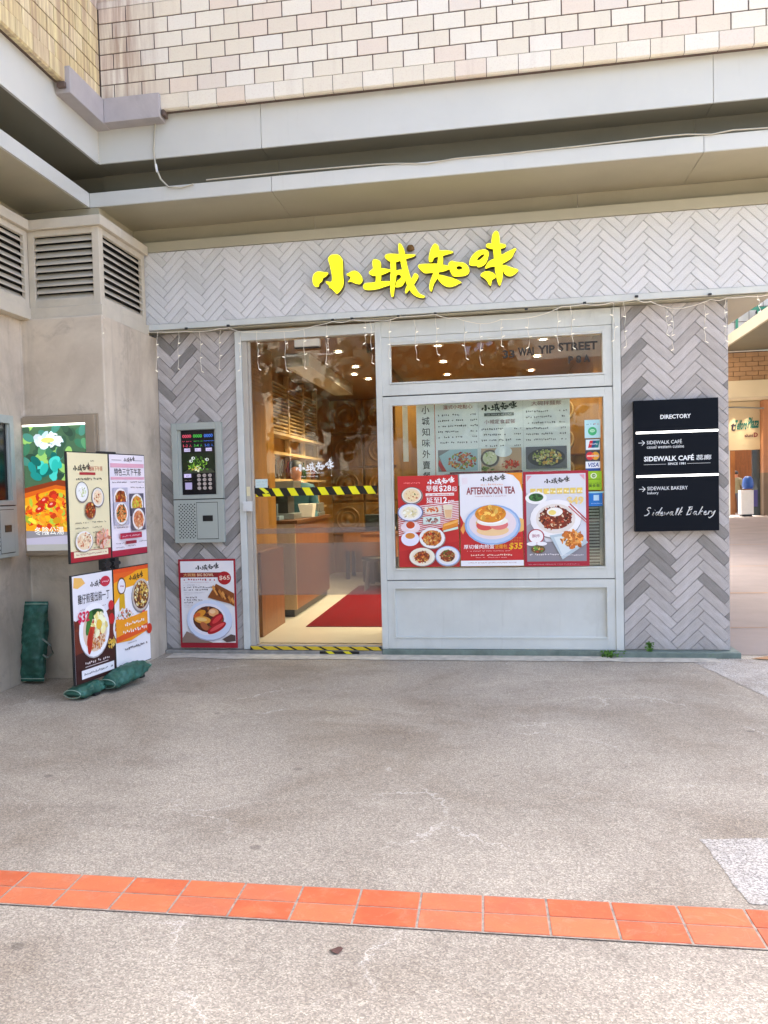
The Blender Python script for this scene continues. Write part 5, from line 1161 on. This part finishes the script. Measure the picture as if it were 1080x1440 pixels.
# nearer carved wall seen through the right of the window, lit wall at its left
cw = empty('lit_wood_screen', (.45, .95, .0), 'bright amber wood screen carved with round motifs seen past the right end of the menu', 'screen')
q = MB(); q.box(-.05, .52, 0, .03, .07, 2.2); q.build('screen_board', M['wood'], cw, local=True)
for j in range(4):
    q = MB(); q.lathe([(.085, 0), (.09, -.012), (.10, -.012), (.105, 0)], (.20, 0, 1.25 + j * .27), 20, ax='y'); q.lathe([(0, -.012), (.04, -.012), (.05, 0)], (.20, 0, 1.25 + j * .27), 14, ax='y'); q.build('carved_ring', M['woodlt'], cw, local=True)
q = MB(); q.box(-.05, .52, -.03, 0, 1.36, 1.38); q.box(-.05, .52, -.03, 0, 1.64, 1.66); q.build('moulding', M['wooddk'], cw, local=True)
q = MB(); q.box(-.86, .395, .9, .94, .07, 2.2); o = q.build('menu_side_partition', M['wood']); tag(o, 'plain amber wood partition behind the window left of the menu', 'partition')
q = MB(); q.box(-.735, -.69, .30, .31, 1.62, 2.12); o = q.build('paper_strip', M['white']); tag(o, 'white paper strip hanging behind the window left of the menu', 'paper strip')
# ceiling trim, duct
q = MB(); q.box(-2.05, -1.80, 1.6, 4.6, CZ - .10, CZ + .028); tag(q.build('ceiling_beam', surf('pale_beam', '#a8a294', .6, .05, 3, 0)), 'pale grey beam under the brown ceiling inside the door', 'beam')
q = MB(); q.box(-1.15, -1.10, 1.2, FY1, CZ - .06, CZ + .028); tag(q.build('ceiling_batten', M['wooddk']), 'dark timber batten running back along the ceiling', 'batten')
# lattice screen and shelves on the left
ls = empty('louvred_wood_screen', (-2.40, 1.45, .07), 'tall amber wood shelving with louvred top along the left wall inside', 'shelving')
for k in range(5):
    q = MB(); y = 1.45 + k * .9; q.box(-2.46, -2.40, y, y + .06, .07, CZ + .02); q.build('upright', M['woodlt'], ls)
for k in range(14):
    q = MB(); z = 2.05 + k * .045; q.box(-2.45, -2.41, 1.51, 5.05, z, z + .016); q.build('slat', M['woodlt'], ls)
for z in (1.15, 1.5, 1.8, 2.02):
    q = MB(); q.box(-2.46, -2.30, 1.46, 5.1, z, z + .03); q.build('shelf', M['woodlt'], ls)
rr = random.Random(5); bm_ = MB(); bm_.lathe([(0, 0), (.032, 0), (.034, .12), (.012, .17), (.011, .22), (0, .22)], n=12)
bmes = [bm_.mesh('bottle', surf('bottle_glass_%d' % k, c, .15, .1, 5, 0)) for k, c in enumerate(('#3a2410', '#1d3a1c', '#7a5a30', '#5a1a10'))]
for k in range(22):
    y = 1.62 + k * .15; z = (1.18, 1.53)[k % 2]
    o = link('bottle', bmes[rr.randrange(4)], None, (-2.36, y, z)); tag(o, '%s bottle from the door on the %s wooden shelf inside' % (ORD[k // 2], ('lower', 'upper')[k % 2]), 'bottle', 'bottles on the left shelves')
# cupboard by the door, counter
q = MB(); q.box(-2.138, -2.06, .405, 1.30, .069, .84); tag(q.build('side_cupboard', M['woodor']), 'orange wood cupboard side just inside the door', 'cupboard')
ct = empty('service_counter', (-2.0, 2.2, .07), 'pale fronted counter with orange wood side and dark kick base inside the door', 'counter')
q = MB(); q.box(-2.40, -2.01, 1.65, 1.68, .15, 1.05); q.build('front_panel', M['woodlt'], ct)
q = MB(); q.box(-2.04, -2.012, 1.681, 3.6, .15, 1.05); q.build('side_panel', M['woodor'], ct)
q = MB(); q.box(-2.39, -2.05, 1.70, 3.6, .069, .15); q.build('kick_base', M['darkmetal'], ct)
q = MB(); q.box(-2.40, -1.98, 1.63, 3.62, 1.051, 1.085); q.build('counter_top', M['wooddk'], ct)
def simple(name, label, cat, boxes, mats=None):
    q = MB()
    for bx in boxes: q.box(*bx)
    return tag(q.build(name, mats or M['steel'], bevel=.006), label, cat)
cm = empty('coffee_machine', (-2.2, 2.1, 1.086), 'grey coffee machine standing on the counter inside', 'coffee machine')
q = MB(); q.box(-2.36, -2.08, 1.95, 2.35, 1.086, 1.15); q.build('base', M['steel'], cm, bevel=.006)
q = MB(); q.box(-2.36, -2.16, 2.02, 2.34, 1.15, 1.42); q.build('body', M['darkmetal'], cm, bevel=.006)
q = MB(); q.box(-2.36, -2.08, 1.97, 2.34, 1.421, 1.50); q.build('head', M['steel'], cm, bevel=.006)
q = MB(); q.tube([(-2.10, 2.1, 1.38), (-2.03, 2.1, 1.36)], .012, 8); q.build('handle', M['dark'], cm)
q = MB(); q.prism([(-1.995 + .02, 1.086), (-1.80, 1.086), (-1.77, 1.27), (-2.0, 1.27)], 2.6, 2.8, 'y')
q = MB(); q.add([(-2.12, 2.5, 1.087), (-1.995, 2.5, 1.087), (-1.995, 2.66, 1.087), (-2.12, 2.66, 1.087), (-2.15, 2.48, 1.24), (-1.975, 2.48, 1.24), (-1.975, 2.68, 1.24), (-2.15, 2.68, 1.24)], [(0, 1, 2, 3), (0, 1, 5, 4), (1, 2, 6, 5), (2, 3, 7, 6), (3, 0, 4, 7), (4, 5, 6, 7)])
tag(q.build('white_container', M['white'], bevel=.004), 'white tapered container on the counter inside the door', 'container')
simple('stacked_tray', 'grey tray stack leaning on the counter beside the white container', 'tray', [(-2.12, -1.99, 2.9, 3.3, 1.086, 1.13), (-2.10, -2.0, 2.92, 3.28, 1.135, 1.24)])
simple('till', 'small blue grey till at the near end of the counter', 'till', [(-2.36, -2.18, 1.68, 1.9, 1.086, 1.13), (-2.34, -2.2, 1.70, 1.72, 1.13, 1.26)], surf('blue_grey_plastic', '#6f8494', .4, .05, 5, 0))
# red mat
q = MB(); q.box(-1.79, -.40, 1.02, 4.6, .0685, .076); tag(q.build('floor_mat', M['mat'], bevel=.003), 'long red mat on the floor inside the door', 'mat')
# dining tables and seats at the back
def table(x, y, label):
    t = empty('dining_table', (x, y, .07), label, 'table', 'dining tables at the back')
    q = MB(); q.box(-.55, .55, -.35, .35, .69, .73); q.build('tabletop', M['wooddk'], t, local=True, bevel=.004)
    for a in (-.48, .48):
        for b in (-.28, .28): q = MB(); q.box(a - .025, a + .025, b - .025, b + .025, 0, .69); q.build('leg', M['darkmetal'], t, local=True)
    q = MB(); q.box(-.53, .53, -.345, -.33, .42, .689); q.build('apron', M['woodor'], t, local=True)
    return t
table(-1.15, 4.6, 'dark wood dining table with orange apron near the red mat'); table(-.1, 5.6, 'dark wood dining table further back by the carved wall'); table(-1.6, 5.8, 'dark wood dining table at the back left')
bn = empty('bench', (-1.3, 5.15, .07), 'dark padded bench behind the nearest table', 'bench')
q = MB(); q.box(-.5, .5, -.05, .35, .0, .42); q.build('seat', M['dark'], bn, local=True, bevel=.01)
q = MB(); q.box(-.5, .5, .30, .38, .42, .95); q.build('backrest', M['dark'], bn, local=True, bevel=.01)
for x_, y_, w_ in ((-1.02, 4.5, 'right'), (-1.3, 4.55, 'left')):
    q = MB(); q.lathe([(0, 0), (.03, 0), (.042, .07), (.038, .07), (.028, .008), (0, .008)], (x_, y_, .8), 14)
    tag(q.build('cup', M['white']), 'white cup, the %s one of two on the nearest dining table' % w_, 'cup', 'cups on the dining table')
# downlights
dl = [(476, 495), (500, 516), (518, 533), (424, 551), (616, 486), (623, 509), (629, 527), (764, 477), (755, 501), (747, 521), (452, 520)]
lm_ = MB(); lm_.lathe([(.0, .004), (.035, .004)], n=16); lme = lm_.mesh('lamp_disc', M['lamp'])
rm_ = MB(); rm_.lathe([(.036, .006), (.036, -.004), (.055, -.004), (.055, .006)], n=18); rme = rm_.mesh('trim_ring', M['white'])
for k, (px, py) in enumerate(dl):
    v = at(px, py, 'z', CZ + .02)
    if v.y > FY1 - .2 or v.y < .3: v = Vector((v.x, min(max(v.y, .5), FY1 - .4), v.z))
    t = empty('ceiling_downlight', (v.x, v.y, CZ + .02), ('%s warm downlight from the front in the ceiling seen %s' % (ORD[[q_[1] for q_ in sorted([(p[1], p) for p in dl if (p[0] < 540) == (px < 540)])].index((px, py))], 'through the door' if px < 540 else 'through the transom window')), 'downlight', 'ceiling downlights')
    link('lamp_disc', lme, t, (0, 0, 0), (0, 0, 0)); link('trim_ring', rme, t)
    l = bpy.data.lights.new('downlight_lamp', 'SPOT'); l.energy = 17; l.color = (1, .78, .47); l.spot_size = R(130); l.spot_blend = .8; l.shadow_soft_size = .04
    lo = bpy.data.objects.new('downlight_lamp', l); lo.location = (v.x, v.y, CZ - .01); COL.objects.link(lo)
for x_, y_ in ((-.75, .5), (.75, .5), (-1.6, 3.4), (-.6, 6.0)):
    l = bpy.data.lights.new('downlight_lamp', 'SPOT'); l.energy = 7 if y_ < 1 else 24; l.color = (1, .78, .47); l.spot_size = R(140); l.spot_blend = .8; l.shadow_soft_size = .04
    lo = bpy.data.objects.new('downlight_lamp', l); lo.location = (x_, y_, CZ - .01); COL.objects.link(lo)
    t = empty('ceiling_downlight', (x_, y_, CZ + .02), {-.75: 'warm downlight just behind the window left of the menu', .75: 'warm downlight just behind the right end of the window', -1.6: 'warm downlight over the long red mat', -.6: 'warm downlight close to the carved back wall'}[x_], 'downlight', 'ceiling downlights'); link('lamp_disc', lme, t); link('trim_ring', rme, t)

# ------------------------------------------------------------------ people
def person(label, loc, rz, joints, edges, zones, hair, root=0, sub=2):
    """joints: (x,y,z,r); zones: list of (test, material index) on face centres"""
    t = empty('person', loc, label, 'person', rz=rz)
    me = bpy.data.meshes.new('body'); me.from_pydata([j[:3] for j in joints], edges, [])
    o = bpy.data.objects.new('body', me); COL.objects.link(o)
    sk = o.modifiers.new('s', 'SKIN'); sk.use_smooth_shade = True
    for i, j in enumerate(joints):
        d = me.skin_vertices[0].data[i]; r = j[3]; d.radius = r if isinstance(r, tuple) else (r, r); d.use_root = (i == root)
    ss = o.modifiers.new('u', 'SUBSURF'); ss.levels = sub; ss.render_levels = sub
    bpy.context.view_layer.update(); dg_ = bpy.context.evaluated_depsgraph_get()
    nm = bpy.data.meshes.new_from_object(o.evaluated_get(dg_)); bpy.data.objects.remove(o)
    nm.materials.clear(); mats = zones['mats']
    for m_ in mats: nm.materials.append(m_)
    for p in nm.polygons: p.material_index = zones['fn'](p.center); p.use_smooth = True
    b = bpy.data.objects.new('body', nm); b.parent = t; COL.objects.link(b)
    h = MB(); c, r = hair; vs = []
    for i in range(9):
        ph = math.pi * .62 * i / 8
        for k in range(16):
            a = 2 * math.pi * k / 16; n_ = 1 + .05 * noise.noise(Vector((i, k * .7, 2)))
            vs.append((c[0] + r[0] * math.sin(ph) * math.cos(a) * n_, c[1] + r[1] * math.sin(ph) * math.sin(a) * n_ + .01, c[2] + r[2] * math.cos(ph) * n_))
    h.add(vs, [(i * 16 + k, i * 16 + (k + 1) % 16, (i + 1) * 16 + (k + 1) % 16, (i + 1) * 16 + k) for i in range(8) for k in range(16)], 0, None, True)
    h.build('hair', M['hair'], t, local=True); return t
# standing figure: facing +y (seen from behind), hands forward at waist height
J = [(0, 0, .90, (.16, .11)), (0, 0, 1.08, (.15, .11)), (0, .01, 1.27, (.19, .12)), (0, 0, 1.38, (.13, .09)), (0, 0, 1.44, .055), (0, .01, 1.50, .075), (0, .015, 1.57, (.082, .098)), (0, .01, 1.64, (.05, .06)),
     (.17, 0, 1.34, .075), (.23, .02, 1.10, .06), (.20, .20, .98, .048), (.19, .27, .98, .03), (-.17, 0, 1.34, .075), (-.24, .0, 1.10, .06), (-.21, .18, .96, .048), (-.2, .25, .95, .03),
     (.09, 0, .82, .10), (.10, .02, .46, .075), (.10, -.02, .08, .05), (.11, .11, .035, .04), (-.09, 0, .82, .10), (-.10, -.03, .46, .075), (-.11, -.06, .08, .05), (-.12, .06, .035, .04)]
Eg = [(0, 1), (1, 2), (2, 3), (3, 4), (4, 5), (5, 6), (6, 7), (3, 8), (8, 9), (9, 10), (10, 11), (3, 12), (12, 13), (13, 14), (14, 15), (0, 16), (16, 17), (17, 18), (18, 19), (0, 20), (20, 21), (21, 22), (22, 23)]
def zf(c):
    if c.z < .085: return 3
    if c.z < .84: return 2
    if c.z > 1.42 or (c.y > .235 and c.z < 1.1): return 0
    return 1
person('person seen from behind in olive jacket and grey trousers at the far shop entrance', tuple(at(1035, 723, 'z', 0).xy) + (0,), R(-25), J, Eg, {'mats': [M['skin'], M['olive'], M['jean'], M['shoe']], 'fn': zf}, ((0, .005, 1.585), (.095, .115, .095)))
# staff member behind the counter in a teal top, facing the door
J2 = [(x, -y, z, r) for x, y, z, r in J]
person('person in a dark teal top standing behind the counter inside', (-2.28, 3.0, .07), R(10), J2, Eg, {'mats': [M['skin'], M['teal'], M['dark'], M['dark']], 'fn': lambda c: 0 if (c.z > 1.42 or (c.y < -.235 and c.z < 1.1)) else (2 if c.z < .84 else 1)}, ((0, .012, 1.60), (.092, .105, .09)))
# seated customer at the table, facing left
J3 = [(0, 0, .52, (.16, .13)), (0, -.02, .70, (.15, .11)), (0, -.03, .88, (.18, .12)), (0, -.02, 1.0, (.12, .09)), (0, -.05, 1.06, .05), (0, -.07, 1.12, .07), (0, -.08, 1.19, (.08, .095)), (0, -.07, 1.26, (.05, .06)),
      (.17, -.03, .96, .07), (.22, -.16, .80, .055), (.16, -.36, .80, .045), (.14, -.43, .80, .03), (-.17, -.03, .96, .07), (-.22, -.16, .80, .055), (-.12, -.34, .80, .045), (-.1, -.41, .80, .03),
      (.10, -.12, .50, .09), (.12, -.44, .50, .07), (.12, -.42, .08, .045), (.12, -.53, .035, .04), (-.10, -.12, .50, .09), (-.12, -.44, .50, .07), (-.12, -.42, .08, .045), (-.12, -.53, .035, .04)]
person('seated person in a brown top with dark hair at the table right of the door', (-.78, 5.06, .06), R(-15), J3, Eg, {'mats': [M['skin'], M['brownc'], M['dark'], M['dark']], 'fn': lambda c: 0 if (c.z > 1.03 or (c.y < -.36 and .7 < c.z < .9)) else (1 if c.z > .58 else 2)}, ((0, -.075, 1.215), (.09, .105, .09)))
ch_ = empty('chair', (-.78, 5.12, .07), 'dark chair under the seated person', 'chair')
q = MB(); q.box(-.2, .2, -.2, .2, .36, .40); q.build('seat', M['dark'], ch_, local=True)
q = MB(); q.box(-.2, .2, .2, .23, .36, .85); q.build('backrest', M['dark'], ch_, local=True)
for a in (-.18, .18):
    for b in (-.18, .2): q = MB(); q.box(a - .015, a + .015, b - .015, b + .015, 0, .36); q.build('leg', M['dark'], ch_, local=True)

# ================================================================== BEYOND THE RIGHT PILLAR
cf = [Vector((4.86, 9.0, 4.2)), Vector((5.02, 13.9, 4.2))]
fc = empty('far_canopy', (6, 10, 4.2), 'grey canopy with a pale blue fascia over the passage at right', 'canopy')
q = MB(); d = (cf[1] - cf[0]).normalized(); a, b = cf[0] - d * 8, cf[1]
q.add([(a.x, a.y, 4.2), (b.x, b.y, 4.2), (b.x, b.y, 4.42), (a.x, a.y, 4.42), (a.x + .05, a.y, 4.2), (b.x + .05, b.y, 4.2), (b.x + .05, b.y, 4.42), (a.x + .05, a.y, 4.42)], [(0, 1, 2, 3), (4, 5, 6, 7), (0, 1, 5, 4), (3, 2, 6, 7), (0, 3, 7, 4), (1, 2, 6, 5)]); q.build('fascia_panel', M['alu'], fc)
q = MB(); q.add([(a.x + .052, a.y, 4.22), (14, a.y, 4.22), (14, 14, 4.22), (b.x + .052, 14, 4.22)], [(0, 1, 2, 3)]); q.add([(a.x + .052, a.y, 4.4), (14, a.y, 4.4), (14, 14, 4.4), (b.x + .052, 14, 4.4)], [(0, 1, 2, 3)]); q.build('soffit_panel', M['aludark'], fc)
q = MB(); q.add([tuple(at(*p, 'z', 4.217)) for p in ((1056, 506), (1074, 493), (1100, 493), (1100, 506))], [(0, 1, 2, 3)]); q.build('sky_glow_panel', emis('sky_glow', (.35, .7, .8), .07), fc)  # no opening cut: a glowing panel stands for the sky showing through
wb = empty('white_tiled_building', (7, 14.5, 0), 'white tiled building with green railing above the far canopy', 'building')
q = MB(); q.box(1.9, 16, 14.4, 24, 4.45, 17); q.build('wall', surf('white_tiles', '#d8d6d0', .5, .05, 2, 0), wb)
q = MB()
for k in range(12): q.box(2, 14, 14.393, 14.399, 4.6 + k * .32, 4.612 + k * .32)
for k in range(26): q.box(4 + k * .3, 4.01 + k * .3, 14.388, 14.392, 4.5, 8.3)
o = q.build('tile_joint', M['joint'], wb); o['kind'] = 'stuff'
rl = empty('green_railing', (6, 14.1, 5.1), 'green painted railing on the white tiled building', 'railing')
for z in (5.12, 5.40): q = MB(); q.box(4.9, 9, 14.08, 14.13, z, z + .06); q.build('rail', M['green'], rl)
for k in range(9): q = MB(); q.box(5.0 + k * .45, 5.05 + k * .45, 14.09, 14.12, 4.45, 5.4); q.build('post', M['green'], rl)
q = MB(); v = at(1069, 439, 'y', 14.2); q.lathe([(0, .08), (.08, .05), (.1, 0), (.07, -.06), (0, -.09)], (v.x, 14.2, v.z), 14); q.tube([(v.x, 14.2, v.z), (v.x, 14.4, v.z + .02)], .03, 8)
tag(q.build('security_camera', M['dark']), 'round black security camera on the white tiled wall', 'camera')
# brick band and cream beam at y=14
bb = empty('tan_brick_band', (6, 14, 3.57), 'tan brick band above the cream beam at the far end of the passage', 'wall')
q = MB(); q.box(4.6, 9, 14.02, 14.3, 3.56, 4.2); q.build('mortar', M['joint'], bb)
bme = MB(); bme.prism([(-.125, -.048), (.125, -.048), (.125, .048), (-.125, .048)], 0, .03, 'y', cham=.002); bme = bme.mesh('brick', surf('tan_brick', '#a88560', .6, .15, 2, 0))
for r_ in range(6):
    for k in range(9): link('brick', bme, bb, (4.85 + k * .26 + (.13 if r_ % 2 else 0) - 6, 13.995 - 14, 3.61 + r_ * .104 - 3.57))
q = MB(); q.box(4.6, 9, 13.9, 14.4, 3.18, 3.555); tag(q.build('cream_beam', M['cream'], bevel=.01), 'cream painted beam spanning the passage under the brick band', 'beam')
q = MB(); q.box(3.0, 14, 14.45, 29, 4.22, 4.4); tag(q.build('arcade_ceiling', M['cream']), kind='structure')
# shop at the far end
fs_ = empty('far_shop', (9.2, 28, 0), 'far shop front with teal script sign and dark doorway', 'shop')
q = MB(); q.box(7.5, 9.76, 27.95, 28.2, 2.43, 4.2); q.build('sign_panel', M['cream'], fs_)
q = MB(); q.box(7.0, 12, 31.0, 31.2, 0, 4.2); q.build('back_wall', M['wooddk'], fs_)
q = MB(); q.box(8.95, 9.15, 29.0, 29.1, 0, 2.42); q.build('inner_panel', M['woodor'], fs_)
q = MB(); q.box(8.55, 8.72, 27.97, 28.05, 0, 2.42); q.build('door_jamb', M['frame'], fs_)
q = MB(); q.box(9.50, 9.76, 27.97, 28.1, 0, 2.42); q.build('display_glass', M['winglass'], fs_)
P = Print(1, 1, '#fff'); P.mb = MB(); P.d = 0
P.text('Telford', .06, .62, .36, '#0f6a66', w=.42, bold=.03, slant=.15); P.text('Plaza', .52, .66, .40, '#0f6a66', w=.38, bold=.03, slant=.15); P.text('t', -.08, .58, .30, '#3a3040', bold=.02, slant=.15)
P.text('aluni', .42, .34, .12, '#5a2030', w=.30, bold=.03); P.text('D', .74, .33, .17, '#7a1830', w=.14, bold=.04)
P.build('sign_lettering', M['print'], fs_, Matrix.Translation((-.40, -.06, 2.55)))
for x_ in (8.85, 9.32):
    l = bpy.data.lights.new('sign_lamp', 'SPOT'); l.energy = 26; l.color = (1, .85, .6); l.spot_size = R(50); l.spot_blend = .6
    lo = bpy.data.objects.new('sign_lamp', l); lo.location = (x_, 27.75, 4.15); lo.rotation_euler = (R(-4), 0, 0); COL.objects.link(lo)
q = MB(); q.tube([(7.8, 27.6, 3.95), (8.8, 27.6, 3.98), (9.8, 27.6, 3.9)], .03, 8); q.build('lamp_rail', M['steel'], fs_)
q = MB(); q.box(9.77, 12.5, 27.6, 28.4, 1.57, 4.2); pp = q.build('stone_pier', M['peach']); tag(pp, 'peach stone pier with darker base beside the far shop', 'pier')
q = MB(); q.box(9.765, 12.5, 27.59, 28.4, 0, 1.569); q.build('pier_base', M['peachd'], pp)
# promotional stand by the doorway
v = at(1052, 726, 'z', 0)
kb = empty('promotion_booth', (v.x, 27.3, 0), 'white promotional booth with blue goods on top beside the far shop door', 'booth')
q = MB(); q.box(-.30, .12, -.2, .2, .08, .95); q.build('booth_body', M['white'], kb, local=True)
q = MB(); q.box(-.26, .08, -.16, .16, 0, .08); q.build('booth_base', M['dark'], kb, local=True)
q = MB(); q.lathe([(0, 1.0), (.17, 1.0), (.2, 1.15), (.17, 1.35), (.09, 1.45), (0, 1.46)], (-.02, 0, 0), 16); q.build('blue_bundle', surf('blue_plastic', '#1d4f9c', .4, .15, 8, 0), kb, local=True)
q = MB(); q.box(.14, .28, -.1, .0, .35, .95); q.build('purple_panel', surf('purple_card', '#4a4482', .5, .1, 5, 0), kb, local=True)

for k, (x_, y_) in enumerate(((-1.5, 4.05), (-.75, 4.0), (-.35, 5.05), (.25, 5.1))):
    t = empty('stool', (x_, y_, .07), ('first', 'second', 'third', 'fourth')[k] + ' dark round stool from the left among the dining tables', 'stool', 'stools at the dining tables')
    q = MB(); q.lathe([(0, .44), (.16, .44), (.17, .42), (.16, .39), (0, .39)], n=16); q.build('seat', M['dark'], t, local=True)
    for a in (.8, 2.4, 3.9, 5.5): q = MB(); q.tube([(.10 * math.cos(a), .10 * math.sin(a), .39), (.16 * math.cos(a), .16 * math.sin(a), 0)], .012, 6); q.build('leg', M['steel'], t, local=True)
# ================================================================== ACROSS THE STREET (behind the camera, seen in the glass)
ob = empty('opposite_building', (-12, -34, 0), 'pale rendered residential block across the street with rows of windows', 'building')
q = MB(); q.box(-20, -6.5, -46, -34, 0, 19); q.build('wall', M['creamb'], ob)
wf = MB(); wf.box(-.4, .4, -.02, .05, -.65, .65); wme = wf.mesh('window', M['winglass'])
sf = MB(); sf.box(-.5, .5, -.02, .12, -.75, -.67); sf.box(-.03, .03, .0, .08, -.65, .65); sme = sf.mesh('window_sill', M['white'])
for i in range(7):
    for j in range(5):
        o = link('window', wme, ob, (-7.0 + i * 1.95, .03, 2.4 + j * 3.0)); link('window_sill', sme, o)
gb = empty('glass_office', (10, -42, 0), 'grey green glazed office block across the street', 'building')
q = MB(); q.box(.5, 22, -56, -42, 0, 24); q.build('wall', surf('office_cladding', '#8d9a96', .5, .05, .3, 0), gb)
for j in range(6): q = MB(); q.box(.8, 21.7, -41.998, -41.96, 2 + j * 3.6, 4.4 + j * 3.6); q.build('window_band', M['winglass'], gb)
def tree(x, y, h, cr, seed, label):
    rr = random.Random(seed); t = empty('street_tree', (x, y, 0), label, 'tree', 'street trees across the road')
    q = MB(); q.tube([(0, 0, 0), (.05, 0, h * .3), (-.04, .05, h * .6)], [.2, .15, .09], 10)
    for k in range(6): a = k * 1.05; q.tube([(0, 0, h * .45), (math.cos(a) * cr * .4, math.sin(a) * cr * .4, h * .68), (math.cos(a) * cr * .75, math.sin(a) * cr * .75, h * .85)], [.08, .05, .02], 6)
    q.build('trunk', M['bark'], t, local=True)
    q = MB()
    cl_ = [(rr.gauss(0, .45) * cr, rr.gauss(0, .45) * cr, h * .75 + rr.gauss(0, .3) * cr) for _ in range(80)]
    for c in cl_:
        for _ in range(60):
            p = Vector(c) + Vector((rr.gauss(0, .3), rr.gauss(0, .3), rr.gauss(0, .22))); d = Vector((rr.uniform(-1, 1), rr.uniform(-1, 1), rr.uniform(-.5, 1))).normalized(); s2_ = d.cross(Vector((0, 1, .3))).normalized(); s = rr.uniform(.12, .24)
            q.add([p - d * s, p + s2_ * s * .6, p + d * s, p - s2_ * s * .6], [(0, 1, 2, 3)])
    o = q.build('crown', M['leafd'], t, local=True, fix=False)
hg = empty('added_hedge', (-2, -26, 0), 'dark green hedge added behind the camera to darken the window reflections', 'hedge')  # unseen hedge, put in to darken what the shop glass reflects
rr = random.Random(9); q = MB(); q.box(-17, 12, -26.8, -26.2, 0, 1.9); q.build('hedge_core', M['leafd'], hg); q = MB()
for _ in range(5000):
    p = Vector((rr.uniform(-17, 12), -26.1 + rr.gauss(0, .12), rr.uniform(0, 2.1))); d = Vector((rr.uniform(-1, 1), rr.uniform(-1, 1), rr.uniform(-.5, 1))).normalized(); s2_ = d.cross(Vector((0, 1, .3))).normalized(); s = rr.uniform(.08, .15)
    q.add([p - d * s, p + s2_ * s * .6, p + d * s, p - s2_ * s * .6], [(0, 1, 2, 3)])
o = q.build('hedge_leaves', M['leafd'], hg, fix=False); o['kind'] = 'stuff'
tree(-2.0, -19, 6.0, 3.3, 1, 'leafy street tree in front of the pale block'); tree(9.5, -24, 9, 3, 2, 'leafy street tree before the glazed office'); tree(-9.6, -20, 6.4, 2.7, 3, 'leafy street tree at the far end of the pale block')
